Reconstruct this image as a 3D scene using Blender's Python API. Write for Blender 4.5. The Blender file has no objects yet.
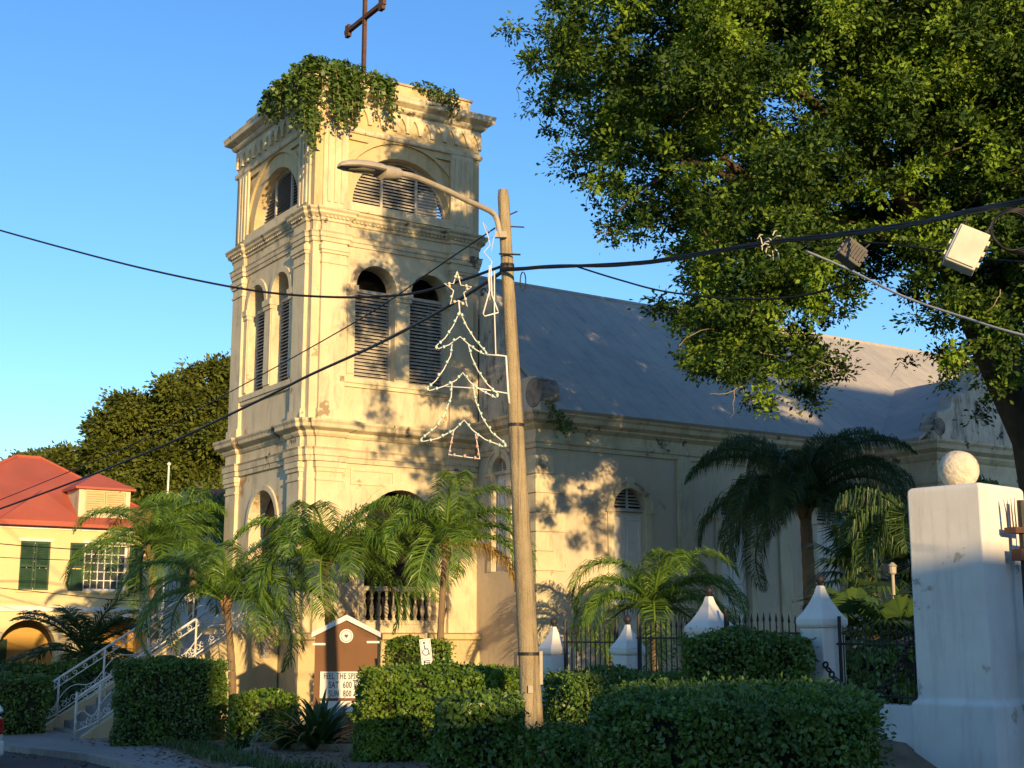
import bpy, bmesh, math, random
import numpy as np
from mathutils import Vector, Matrix
from mathutils.geometry import tessellate_polygon

# ------------------------------------------------------------------ camera, sky, sun, exposure
scene = bpy.context.scene
COL = scene.collection
R = math.radians
FOC, HORIZON = 1355.0, 635.0
TILT = math.atan((HORIZON - 384) / FOC)
EYE = 2.4
cam_d = bpy.data.cameras.new('camera')
cam = bpy.data.objects.new('camera', cam_d)
COL.objects.link(cam)
cam_d.sensor_width = 36
cam_d.lens = FOC / 1024 * 36
cam_d.clip_start, cam_d.clip_end = 0.1, 3000
cam.location = (0, 0, EYE)
cam.rotation_euler = (R(90) + TILT, 0, 0)
scene.camera = cam

SUN_EL, SUN_AZ = R(7.5), R(158.5)          # azimuth clockwise from +Y
SUNV = Vector((math.sin(SUN_AZ) * math.cos(SUN_EL), math.cos(SUN_AZ) * math.cos(SUN_EL), math.sin(SUN_EL)))
world = bpy.data.worlds.new('World')
scene.world = world
world.use_nodes = True
wn = world.node_tree.nodes
sky = wn.new('ShaderNodeTexSky')
sky.sky_type = 'NISHITA'
sky.sun_disc = False
sky.sun_elevation = SUN_EL
sky.sun_rotation = SUN_AZ
sky.altitude = 0
sky.air_density = 1.0
sky.dust_density = 0.3
sky.ozone_density = 2.9
hsv = wn.new('ShaderNodeHueSaturation')
hsv.inputs['Saturation'].default_value = 1.15
hsv.inputs['Hue'].default_value = 0.510
hsv.inputs['Value'].default_value = 0.90
world.node_tree.links.new(sky.outputs[0], hsv.inputs['Color'])
world.node_tree.links.new(hsv.outputs[0], wn['Background'].inputs[0])
wn['Background'].inputs[1].default_value = 0.15
sun_d = bpy.data.lights.new('sun', 'SUN')
sun_d.energy = 3.0
sun_d.angle = R(0.5)
sun_d.color = (1.0, 0.69, 0.33)
sun = bpy.data.objects.new('sun', sun_d)
COL.objects.link(sun)
sun.rotation_euler = (-SUNV).to_track_quat('-Z', 'Y').to_euler()
scene.view_settings.view_transform = 'Standard'
scene.view_settings.look = 'None'
scene.view_settings.exposure = 1.26
scene.view_settings.gamma = 1.0
scene.render.engine = 'CYCLES'

# ------------------------------------------------------------------ helpers
rng = np.random.default_rng(7)
rnd = random.Random(3)
AZ = R(90 - 56.5)
DR = Vector((math.cos(AZ), math.sin(AZ), 0))      # along the nave
DL = Vector((-math.sin(AZ), math.cos(AZ), 0))     # along the street front
ORG = Vector((-0.154 * 33, 33, 0))                # near corner of the tower


def W(a, b, z=0.0):
    """church frame (a along nave, b along street) -> world"""
    return ORG + DR * a + DL * b + Vector((0, 0, z))


def at(u, y, d):
    v = 384 - y
    r = Vector((u - 512, FOC * math.cos(TILT) - v * math.sin(TILT), FOC * math.sin(TILT) + v * math.cos(TILT)))
    return r / r.y * d + Vector((0, 0, EYE))


def ab(p):
    q = p - ORG
    return q.dot(DR), q.dot(DL)


def ground_z(a, b):
    return 0.0 if b > 0 else (-0.042 * b if b > -20 else 0.84)


def tag(o, label=None, cat=None, group=None, kind=None):
    if label: o['label'] = label
    if cat: o['category'] = cat
    if group: o['group'] = group
    if kind: o['kind'] = kind
    return o


def thing(name, label, cat, loc=(0, 0, 0), rz=0.0, group=None):
    o = bpy.data.objects.new(name, None)
    COL.objects.link(o)
    o.location = loc
    o.rotation_euler = (0, 0, rz)
    o.empty_display_size = 0.2
    return tag(o, label, cat, group)


def link(name, me, mat, parent=None):
    if mat is not None:
        me.materials.append(mat)
    o = bpy.data.objects.new(name, me)
    COL.objects.link(o)
    if parent is not None:
        o.parent = parent
    return o


def copy_tree(o, parent=None):
    c = o.copy()
    COL.objects.link(c)
    if parent is not None:
        c.parent = parent
    for ch in [k for k in bpy.data.objects if k.parent == o]:
        copy_tree(ch, c)
    return c


class MB:
    """collects shapes of one mesh"""
    def __init__(s):
        s.v, s.f = [], []

    def add(s, vs, fs):
        n = len(s.v)
        s.v += [tuple(p) for p in vs]
        s.f += [tuple(i + n for i in f) for f in fs]

    def box(s, x0, x1, y0, y1, z0, z1, M=None):
        vs = [Vector((x, y, z)) for z in (z0, z1) for y in (y0, y1) for x in (x0, x1)]
        if M is not None: vs = [M @ p for p in vs]
        s.add(vs, [(0, 2, 3, 1), (4, 5, 7, 6), (0, 1, 5, 4), (2, 6, 7, 3), (0, 4, 6, 2), (1, 3, 7, 5)])

    def tube(s, pts, r, n=6, caps=True):
        pts = [Vector(p) for p in pts]
        rs = r if isinstance(r, (list, tuple)) else [r] * len(pts)
        vs, fs = [], []
        t0 = (pts[1] - pts[0]).normalized()
        up = Vector((0, 0, 1)) if abs(t0.z) < 0.9 else Vector((1, 0, 0))
        x = t0.cross(up).normalized()
        for i, p in enumerate(pts):
            t = (pts[min(i + 1, len(pts) - 1)] - pts[max(i - 1, 0)])
            t = t.normalized() if t.length > 1e-9 else t0
            x = (x - t * x.dot(t)).normalized()
            y = t.cross(x)
            for k in range(n):
                a = 2 * math.pi * k / n
                vs.append(p + (x * math.cos(a) + y * math.sin(a)) * rs[i])
        for i in range(len(pts) - 1):
            for k in range(n):
                k2 = (k + 1) % n
                fs.append((i * n + k, i * n + k2, (i + 1) * n + k2, (i + 1) * n + k))
        if caps:
            fs.append(tuple(range(n))[::-1])
            fs.append(tuple((len(pts) - 1) * n + k for k in range(n)))
        s.add(vs, fs)

    def lathe(s, prof, c=(0, 0, 0), n=10, sq=False):
        c = Vector(c)
        vs, fs = [], []
        for r, z in prof:
            for k in range(n):
                a = 2 * math.pi * (k + (0.5 if sq else 0)) / n
                vs.append(c + Vector((r * math.cos(a), r * math.sin(a), z)))
        for i in range(len(prof) - 1):
            for k in range(n):
                k2 = (k + 1) % n
                fs.append((i * n + k, i * n + k2, (i + 1) * n + k2, (i + 1) * n + k))
        fs.append(tuple(range(n))[::-1])
        fs.append(tuple((len(prof) - 1) * n + k for k in range(n)))
        s.add(vs, fs)

    def panel(s, outer, holes, M, th):
        """flat slab with holes; M(s, z, depth) -> point"""
        loops = [list(outer)] + [list(h) for h in holes]
        flat = [p for l in loops for p in l]
        tris = tessellate_polygon([[Vector((p[0], p[1], 0)) for p in l] for l in loops])
        n = len(flat)
        vs = [M(p[0], p[1], 0.0) for p in flat] + [M(p[0], p[1], th) for p in flat]
        fs = [tuple(t) for t in tris] + [tuple(i + n for i in t[::-1]) for t in tris]
        k = 0
        for l in loops:
            m = len(l)
            for i in range(m):
                j = (i + 1) % m
                fs.append((k + i, k + j, n + k + j, n + k + i))
            k += m
        s.add(vs, fs)

    def sweep(s, path, prof, closed=True, cap=True):
        """moulding: profile (offset, z) swept round a CCW plan path"""
        n = len(path)
        P = [Vector((p[0], p[1], 0)) for p in path]
        mit = []
        for i in range(n):
            def nrm(a, b):
                d = (b - a).normalized()
                return Vector((d.y, -d.x, 0))
            if closed or 0 < i < n - 1:
                n1, n2 = nrm(P[i - 1], P[i]), nrm(P[i], P[(i + 1) % n])
            elif i == 0:
                n1 = n2 = nrm(P[0], P[1])
            else:
                n1 = n2 = nrm(P[-2], P[-1])
            m = n1 + n2
            mit.append(m / max(m.dot(n1), 0.2))
        vs, fs = [], []
        m = len(prof)
        for i in range(n):
            for o, z in prof:
                q = P[i] + mit[i] * o
                vs.append(Vector((q.x, q.y, z)))
        for i in range(n if closed else n - 1):
            j = (i + 1) % n
            for k in range(m - 1):
                fs.append((i * m + k, j * m + k, j * m + k + 1, i * m + k + 1))
        if not closed:
            fs.append(tuple(range(m)))
            fs.append(tuple((n - 1) * m + k for k in range(m))[::-1])
        s.add(vs, fs)

    def mark(s):
        s.cuts = getattr(s, 'cuts', []) + [(len(s.v), len(s.f))]

    def parts(s, name, mat, parent=None, **kw):
        """one object for each marked stretch of the mesh"""
        out, v0, f0 = [], 0, 0
        s.mark()
        for v1, f1 in s.cuts:
            if f1 > f0:
                m = MB()
                m.v = s.v[v0:v1]
                m.f = [tuple(i - v0 for i in f) for f in s.f[f0:f1]]
                out.append(m.build(name, mat, parent, **kw))
            v0, f0 = v1, f1
        return out

    def build(s, name, mat, parent=None, smooth=False, bevel=0.0):
        me = bpy.data.meshes.new(name)
        me.from_pydata([tuple(p) for p in s.v], [], s.f)
        bm = bmesh.new()
        bm.from_mesh(me)
        bmesh.ops.recalc_face_normals(bm, faces=bm.faces)
        bm.to_mesh(me)
        bm.free()
        if smooth:
            me.shade_smooth()
            if smooth == 'auto':
                me.set_sharp_from_angle(angle=R(35))
        o = link(name, me, mat, parent)
        if bevel:
            md = o.modifiers.new('bevel', 'BEVEL')
            md.width = bevel
            md.segments = 2
            md.limit_method = 'ANGLE'
        return o


def quads_mesh(name, V):
    """V: (N,4,3) array of free quads"""
    N = len(V)
    me = bpy.data.meshes.new(name)
    me.vertices.add(N * 4)
    me.vertices.foreach_set('co', np.ascontiguousarray(V, dtype=np.float32).ravel())
    me.loops.add(N * 4)
    me.loops.foreach_set('vertex_index', np.arange(N * 4, dtype=np.int32))
    me.polygons.add(N)
    me.polygons.foreach_set('loop_start', np.arange(0, N * 4, 4, dtype=np.int32))
    me.polygons.foreach_set('loop_total', np.full(N, 4, dtype=np.int32))
    me.update(calc_edges=True)
    return me


def unit(A):
    return A / np.maximum(np.linalg.norm(A, axis=-1, keepdims=True), 1e-9)


def leaf_quads(pos, dirs, nrm, size, aspect=0.5, var=0.35, fold=0.15):
    """diamond leaves at pos pointing along dirs with face normal near nrm"""
    N = len(pos)
    d = unit(dirs)
    side = unit(np.cross(d, nrm))
    n2 = np.cross(side, d)
    L = size * (1 + var * (rng.random((N, 1)) * 2 - 1))
    w = L * aspect * 0.5
    base = pos - d * L * 0.5
    tip = pos + d * L * 0.5
    mid = pos + d * L * 0.05 + n2 * L * fold
    return np.stack([base, mid + side * w, tip, mid - side * w], axis=1)


# ------------------------------------------------------------------ materials
def mat(name, col, col2=None, scale=2.0, rough=0.85, bump=0.0, bscale=30.0, streak=None, streak_amt=0.5,
        patch=None, patch_at=0.64, patch_scale=0.9, metal=0.0, spec=0.3, detail=6, sscale=1.0):
    m = bpy.data.materials.new(name)
    m.use_nodes = True
    nt = m.node_tree
    N, L = nt.nodes, nt.links
    b = N['Principled BSDF']
    b.inputs['Roughness'].default_value = rough
    b.inputs['Metallic'].default_value = metal
    b.inputs['Specular IOR Level'].default_value = spec
    tc = N.new('ShaderNodeTexCoord')

    def noise(sc, det=6, mapping=None, rg=0.6):
        n = N.new('ShaderNodeTexNoise')
        n.inputs['Scale'].default_value = sc
        n.inputs['Detail'].default_value = det
        n.inputs['Roughness'].default_value = rg
        if mapping:
            mp = N.new('ShaderNodeMapping')
            mp.inputs['Scale'].default_value = mapping
            L.new(tc.outputs['Object'], mp.inputs['Vector'])
            L.new(mp.outputs[0], n.inputs['Vector'])
        else:
            L.new(tc.outputs['Object'], n.inputs['Vector'])
        return n.outputs['Fac']

    def ramp(fac, lo, hi):
        r = N.new('ShaderNodeMapRange')
        r.inputs[1].default_value, r.inputs[2].default_value = lo, hi
        L.new(fac, r.inputs[0])
        return r.outputs[0]

    def mix(fac, a, c):
        x = N.new('ShaderNodeMix')
        x.data_type = 'RGBA'
        L.new(fac, x.inputs['Factor'])
        for s, i in ((a, 6), (c, 7)):
            if isinstance(s, tuple): x.inputs[i].default_value = (*s, 1)
            else: L.new(s, x.inputs[i])
        return x.outputs[2]

    if col2 is None: col2 = tuple(c * 0.75 for c in col)
    c = mix(ramp(noise(scale, detail), 0.35, 0.68), tuple(col), tuple(col2))
    if streak:
        f = ramp(noise(1.1, 9, (2.4 * sscale, 2.4 * sscale, 0.6), 0.78), 0.50, 0.66)
        mu = N.new('ShaderNodeMath')
        mu.operation = 'MULTIPLY'
        mu.inputs[1].default_value = streak_amt
        L.new(f, mu.inputs[0])
        c = mix(mu.outputs[0], c, tuple(streak))
    if patch:
        c = mix(ramp(noise(patch_scale, 9, None, 0.62), patch_at, patch_at + 0.025), c, tuple(patch))
    L.new(c, b.inputs['Base Color'])
    if bump:
        bp = N.new('ShaderNodeBump')
        bp.inputs['Strength'].default_value = bump
        bp.inputs['Distance'].default_value = 0.02
        L.new(noise(bscale, 8), bp.inputs['Height'])
        L.new(bp.outputs[0], b.inputs['Normal'])
    return m


def leaf_mat(name, cols, trans=0.25, rough=0.45, spec=0.4, clump=None, cscale=1.1):
    m = bpy.data.materials.new(name)
    m.use_nodes = True
    nt = m.node_tree
    N, L = nt.nodes, nt.links
    b = N['Principled BSDF']
    b.inputs['Roughness'].default_value = rough
    b.inputs['Specular IOR Level'].default_value = spec
    g = N.new('ShaderNodeNewGeometry')
    r = N.new('ShaderNodeValToRGB')
    els = r.color_ramp.elements
    els[0].position, els[0].color = 0.0, (*cols[0], 1)
    els[1].position, els[1].color = 1.0, (*cols[-1], 1)
    for i, c in enumerate(cols[1:-1]):
        e = els.new((i + 1) / (len(cols) - 1))
        e.color = (*c, 1)
    L.new(g.outputs['Random Per Island'], r.inputs[0])
    out = r.outputs[0]
    if clump:      # noise mixes a yellower tone into some clumps
        tc = N.new('ShaderNodeTexCoord')
        nz = N.new('ShaderNodeTexNoise')
        nz.inputs['Scale'].default_value = cscale
        nz.inputs['Detail'].default_value = 3
        L.new(tc.outputs['Object'], nz.inputs['Vector'])
        mr = N.new('ShaderNodeMapRange')
        mr.inputs[1].default_value, mr.inputs[2].default_value = .50, .60
        L.new(nz.outputs['Fac'], mr.inputs[0])
        mx = N.new('ShaderNodeMix')
        mx.data_type = 'RGBA'
        mx.blend_type = 'MIX'
        ml = N.new('ShaderNodeMath')
        ml.operation = 'MULTIPLY'
        ml.inputs[1].default_value = .75
        L.new(mr.outputs[0], ml.inputs[0])
        L.new(ml.outputs[0], mx.inputs['Factor'])
        L.new(out, mx.inputs[6])
        mx.inputs[7].default_value = (*clump, 1)
        out = mx.outputs[2]
    L.new(out, b.inputs['Base Color'])
    t = N.new('ShaderNodeBsdfTranslucent')
    L.new(out, t.inputs[0])
    ms = N.new('ShaderNodeMixShader')
    ms.inputs[0].default_value = trans
    L.new(b.outputs[0], ms.inputs[1])
    L.new(t.outputs[0], ms.inputs[2])
    L.new(ms.outputs[0], N['Material Output'].inputs[0])
    return m


M = {}
M['ochre'] = mat('ochre_plaster', (0.59, 0.47, 0.265), (0.52, 0.41, 0.23), 1.1, 0.9, 0.3, 25, (0.27, 0.21, 0.13), 0.55, (0.40, 0.21, 0.09), 0.655, 0.9)
M['cream'] = mat('cream_plaster', (0.66, 0.575, 0.39), (0.57, 0.485, 0.32), 1.3, 0.9, 0.3, 25, (0.32, 0.275, 0.20), 0.7, (0.30, 0.23, 0.15), 0.635, 1.1)
M['trim'] = mat('weathered_cream_trim', (0.64, 0.555, 0.38), (0.50, 0.42, 0.28), 1.7, 0.9, 0.3, 30, (0.20, 0.175, 0.13), 0.75, (0.15, 0.12, 0.09), 0.615, 1.6)
M['ledge'] = mat('stained_ledge', (0.50, 0.42, 0.28), (0.24, 0.20, 0.14), 2.2, 0.95, 0.5, 22, (0.05, 0.045, 0.04), 0.85, (0.07, 0.06, 0.05), 0.60, 1.8)
M['nave'] = mat('nave_plaster', (0.60, 0.51, 0.37), (0.53, 0.445, 0.32), 0.8, 0.92, 0.3, 20, (0.40, 0.34, 0.25), 0.6, (0.40, 0.33, 0.23), 0.62, 0.8)
M['gable'] = mat('mildewed_plaster', (0.58, 0.53, 0.43), (0.40, 0.36, 0.29), 1.6, 0.95, 0.4, 20, (0.05, 0.05, 0.045), 0.85, (0.05, 0.05, 0.045), 0.62, 1.6)
M['black_stain'] = mat('mildew_black', (0.07, 0.065, 0.06), (0.34, 0.30, 0.25), 2.5, 0.95, 0.6, 14)
M['roof'] = mat('grey_metal_roof', (0.44, 0.40, 0.345), (0.35, 0.33, 0.30), 0.6, 0.75, 0.05, 10, (0.22, 0.22, 0.22), 0.45)
M['louver'] = mat('weathered_louver', (0.52, 0.48, 0.42), (0.36, 0.33, 0.29), 4, 0.8, 0.2, 40)
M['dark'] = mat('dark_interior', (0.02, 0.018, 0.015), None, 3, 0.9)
M['wood_door'] = mat('dark_wood', (0.06, 0.035, 0.02), (0.04, 0.025, 0.015), 6, 0.6)
M['white'] = mat('white_paint', (0.76, 0.74, 0.68), (0.66, 0.63, 0.56), 3, 0.7, 0.1, 30)
M['whitewash'] = mat('whitewashed_masonry', (0.74, 0.72, 0.66), (0.64, 0.61, 0.55), 1.4, 0.9, 0.12, 40, (0.40, 0.36, 0.30), 0.35, (0.42, 0.38, 0.31), 0.61, 2.0, sscale=2.2)
M['iron_white'] = mat('white_iron', (0.74, 0.72, 0.67), (0.55, 0.5, 0.42), 9, 0.55, 0.15, 60)
M['iron'] = mat('black_iron', (0.015, 0.015, 0.016), (0.04, 0.03, 0.025), 8, 0.5, 0.2, 50)
M['rust'] = mat('rusted_iron', (0.075, 0.04, 0.028), (0.12, 0.065, 0.045), 7, 0.8, 0.3, 40)
M['stone'] = mat('porous_stone', (0.72, 0.65, 0.50), (0.52, 0.45, 0.33), 5, 0.95, 1.0, 22, patch=(0.26, 0.21, 0.15), patch_at=0.60, patch_scale=7.0)
M['kerb'] = mat('kerb_concrete', (0.34, 0.31, 0.27), (0.24, 0.22, 0.19), 3, 0.95, 0.4, 20)
M['asphalt'] = mat('asphalt', (0.085, 0.08, 0.075), (0.06, 0.057, 0.054), 2, 0.9, 0.5, 120)
M['walk'] = mat('sidewalk_concrete', (0.33, 0.30, 0.26), (0.25, 0.23, 0.20), 1.2, 0.95, 0.3, 60)
M['soil'] = mat('dry_soil', (0.23, 0.17, 0.11), (0.14, 0.10, 0.065), 3, 0.97, 0.9, 25)
M['pole'] = mat('weathered_timber', (0.40, 0.32, 0.19), (0.27, 0.21, 0.12), 2, 0.9, 0.9, 40, (0.07, 0.055, 0.04), 0.95, (0.16, 0.12, 0.08), 0.66, 3.0, sscale=9.0)
M['galv'] = mat('aged_galvanised', (0.42, 0.37, 0.28), (0.32, 0.27, 0.20), 5, 0.55, 0.05, 30)
M['lens'] = mat('lamp_lens', (0.30, 0.27, 0.22), None, 3, 0.25)
M['cable'] = mat('black_cable', (0.012, 0.012, 0.013), None, 3, 0.5)
M['cable_pale'] = mat('pale_cable', (0.42, 0.42, 0.42), None, 3, 0.5)
M['sign'] = mat('brown_sign_board', (0.17, 0.075, 0.026), (0.14, 0.06, 0.02), 2, 0.6, 0.05, 20)
M['letter'] = mat('black_letters', (0.015, 0.015, 0.015), None, 3, 0.5)
M['letterboard'] = mat('letter_board', (0.68, 0.66, 0.60), (0.60, 0.57, 0.5), 4, 0.5)
M['yellow'] = mat('yellow_plaster', (0.69, 0.55, 0.29), (0.63, 0.50, 0.26), 1, 0.9, 0.15, 20)
M['arcade'] = mat('deep_yellow_plaster', (0.55, 0.34, 0.10), (0.50, 0.30, 0.085), 1, 0.9)
M['red_roof'] = mat('red_metal_roof', (0.43, 0.105, 0.062), (0.36, 0.085, 0.052), 0.8, 0.65, 0.05, 20, (0.30, 0.12, 0.07), 0.5)
M['green'] = mat('dark_green_paint', (0.03, 0.075, 0.04), (0.022, 0.055, 0.03), 4, 0.6)
M['bark'] = mat('bark', (0.10, 0.075, 0.05), (0.055, 0.04, 0.028), 3, 0.95, 0.8, 14)
M['vine_stem'] = mat('dry_vine', (0.34, 0.27, 0.18), (0.24, 0.18, 0.12), 6, 0.9)
M['palm_trunk'] = mat('palm_trunk', (0.24, 0.17, 0.10), (0.16, 0.11, 0.065), 4, 0.9, 0.6, 20)
M['boot'] = mat('palm_boot', (0.34, 0.20, 0.09), (0.20, 0.11, 0.05), 5, 0.9, 0.5, 20)
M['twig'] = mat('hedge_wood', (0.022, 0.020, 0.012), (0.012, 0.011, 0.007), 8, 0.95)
M['glass'] = mat('window_glass', (0.06, 0.07, 0.08), None, 2, 0.1, spec=0.5)
M['grey_box'] = mat('grey_plastic', (0.13, 0.12, 0.11), None, 4, 0.6)
M['white_box'] = mat('cream_plastic', (0.66, 0.62, 0.50), None, 4, 0.5)
M['blue_sign'] = mat('blue_sign_paint', (0.03, 0.08, 0.16), None, 3, 0.5)
M['bulb_green'] = mat('green_bulb', (0.55, 0.76, 0.62), None, 5, 0.3)
M['bulb_red'] = mat('red_bulb', (0.74, 0.42, 0.34), None, 5, 0.3)
M['bulb_amber'] = mat('amber_bulb', (0.85, 0.70, 0.45), None, 5, 0.3)
M['flower'] = mat('red_petals', (0.55, 0.02, 0.03), None, 5, 0.6)
M['rock'] = mat('brown_rock', (0.20, 0.16, 0.12), (0.12, 0.09, 0.07), 4, 0.95, 0.8, 10)
M['brick'] = mat('weathered_brick', (0.36, 0.20, 0.12), (0.28, 0.15, 0.09), 3, 0.95, 0.4, 20)
M['leaf_tree'] = leaf_mat('tree_leaves', [(0.018, 0.048, 0.010), (0.040, 0.085, 0.013), (0.075, 0.125, 0.017), (0.028, 0.068, 0.012)], 0.2, 0.55, 0.2, (0.23, 0.36, 0.03), 0.9)
M['leaf_far'] = leaf_mat('far_tree_leaves', [(0.06, 0.09, 0.016), (0.12, 0.14, 0.022), (0.085, 0.11, 0.018)], 0.25, 0.6, 0.2, (0.14, 0.165, 0.028), 0.5)
M['leaf_hedge'] = leaf_mat('hedge_leaves', [(0.055, 0.115, 0.02), (0.095, 0.18, 0.028), (0.15, 0.24, 0.036), (0.065, 0.14, 0.022)], 0.2, 0.4, 0.45, (0.08, 0.14, 0.03), 1.6)
M['leaf_hedge_lime'] = leaf_mat('lime_hedge_leaves', [(0.06, 0.13, 0.016), (0.14, 0.24, 0.026), (0.10, 0.18, 0.022), (0.04, 0.10, 0.015)], 0.25, 0.4, 0.3, (0.17, 0.25, 0.03), 1.8)
M['leaf_palm'] = leaf_mat('palm_leaflets', [(0.06, 0.14, 0.018), (0.11, 0.22, 0.028), (0.19, 0.29, 0.036), (0.045, 0.12, 0.018)], 0.25, 0.4)
M['leaf_palm_dark'] = leaf_mat('dark_palm_leaflets', [(0.03, 0.07, 0.02), (0.05, 0.10, 0.026), (0.07, 0.12, 0.022)], 0.2, 0.45)
M['leaf_dry'] = leaf_mat('yellow_palm_leaflets', [(0.30, 0.17, 0.03), (0.40, 0.26, 0.05), (0.20, 0.12, 0.03)], 0.3, 0.6)
M['leaf_vine'] = leaf_mat('vine_leaves', [(0.05, 0.105, 0.02), (0.11, 0.18, 0.03), (0.075, 0.14, 0.025)], 0.2)
M['leaf_lily'] = leaf_mat('strap_leaves', [(0.03, 0.07, 0.015), (0.06, 0.11, 0.025), (0.045, 0.09, 0.018)], 0.2, 0.4)

# ------------------------------------------------------------------ ground, road, walk (structure)
BS = [80, 60, 40, 25, 15, 8, 4, 0, -2, -4, -6, -8, -10, -12, -14, -16, -18, -20, -22, -26, -30, -40, -60, -90]


def strip(name, lo, hi, lift, m, thick=None, brange=BS):
    """sheet following the street; lo/hi are functions of b"""
    mb = MB()
    vs, fs = [], []
    for b in brange:
        z = ground_z(0, b) + (lift(b) if callable(lift) else lift)
        for a in (lo(b), hi(b)):
            vs.append(W(a, b, z))
        if thick:
            for a in (hi(b), lo(b)):
                vs.append(W(a, b, z - thick))
    k = 4 if thick else 2
    for i in range(len(brange) - 1):
        if thick:
            for j in range(4):
                j2 = (j + 1) % 4
                fs.append((i * 4 + j, i * 4 + j2, (i + 1) * 4 + j2, (i + 1) * 4 + j))
        else:
            fs.append((i * 2, i * 2 + 1, i * 2 + 3, i * 2 + 2))
    mb.add(vs, fs)
    return tag(mb.build(name, m), kind='structure')


mb = MB()
GA = [-900, -300, -120, -60, -20, -8, 0, 10, 30, 60, 120, 300, 900]
GB = [900, 300, 120] + BS + [-150, -300, -900]
vs = [W(a, b, ground_z(a, b) - 0.03) for b in GB for a in GA]
n = len(GA)
mb.add(vs, [(i * n + j, i * n + j + 1, (i + 1) * n + j + 1, (i + 1) * n + j) for i in range(len(GB) - 1) for j in range(n - 1)])
tag(mb.build('ground', M['soil']), kind='structure')


def lerp_tab(tab):
    xs = [p[0] for p in tab]
    ys = [p[1] for p in tab]
    return lambda b: float(np.interp(b, xs, ys))


edge = lerp_tab([(-40, -8.0), (-22, -8.0), (-17, -7.7), (-12, -6.9), (-8, -5.8), (-5, -5.0), (-2, -4.5), (0, -4.2), (80, -4.2)])
kerb_a = lerp_tab([(-90, -8.6), (-18, -8.4), (-12, -7.6), (-6, -6.75), (0, -6.65), (80, -6.65)])
strip('road', lambda b: -21.0, lambda b: kerb_a(b) - 0.002, 0.0, M['asphalt'])
strip('kerb', kerb_a, lambda b: kerb_a(b) + 0.18, 0.125, M['kerb'], 0.3)
strip('pavement', lambda b: kerb_a(b) + 0.182, edge, 0.12, M['walk'])
bed = lerp_tab([(-90, 0.2), (-12, 0.18), (-5, 0.135), (0, 0.125), (80, 0.125)])
bed_back = lerp_tab([(-23, 0.0), (-20.9, 0.10), (-20.3, 0.44), (-20, 0.46), (-16, 0.36), (-8, 0.24), (-2, 0.15), (80, 0.13)])
strip('flower_bed', lambda b: edge(b) + 0.002, lambda b: -4.2 if b < -1 else -3.9, bed, M['soil'], 0.35, [b for b in BS if b >= -22] + [-24.0])
strip('garden_bed', lambda b: -4.202 if b < -1 else -3.902, lambda b: 3.0, bed_back, M['soil'], 0.35, [b for b in BS if b >= -20] + [-20.3, -20.6, -20.9, -23.0])
strip('bed_edging', lambda b: edge(b) - 0.10, lambda b: edge(b) + 0.10, lambda b: bed(b) + 0.03, M['kerb'], 0.4, [b for b in BS if -22 <= b <= -14])
strip('far_pavement', lambda b: -24.0, lambda b: -21.0, 0.12, M['walk'], 0.3)

# ------------------------------------------------------------------ church
church = thing('church', 'old cream and ochre church with square belfry tower, grey pitched roof and curved gables', 'church', ORG, AZ)
X0, X1, Y0, Y1 = 0.06, 5.0, 0.0, 5.22
TC = 2.60


def fS(y=0.0):
    return lambda s, z, d: Vector((s, y + d, z))


def fW(x=X0):
    return lambda s, z, d: Vector((x + d, s, z))


def fN(y=Y1):
    return lambda s, z, d: Vector((s, y - d, z))


def fE(x=X1):
    return lambda s, z, d: Vector((x - d, s, z))


def arch(cx, w, z0, zs, n=14, r=None):
    """round-headed opening; zs = spring line"""
    h = w / 2
    pts = [(cx - h, z0), (cx + h, z0)]
    for i in range(n + 1):
        a = math.pi * i / n
        pts.append((cx + h * math.cos(a), zs + h * math.sin(a)))
    if zs <= z0 + 1e-6: pts = pts[2:]
    return pts


def ring(mb, cx, zs, r0, r1, Mf, th, off, n=16, a0=0, a1=math.pi):
    """archivolt band standing proud of the wall by off"""
    o = [(cx + r1 * math.cos(a0 + (a1 - a0) * i / n), zs + r1 * math.sin(a0 + (a1 - a0) * i / n)) for i in range(n + 1)]
    inn = [(cx + r0 * math.cos(a0 + (a1 - a0) * i / n), zs + r0 * math.sin(a0 + (a1 - a0) * i / n)) for i in range(n + 1)][::-1]
    mb.panel(o + inn, [], lambda s, z, d: Mf(s, z, d - off), th)


def rect(s0, s1, z0, z1):
    return [(s0, z0), (s1, z0), (s1, z1), (s0, z1)]


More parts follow.
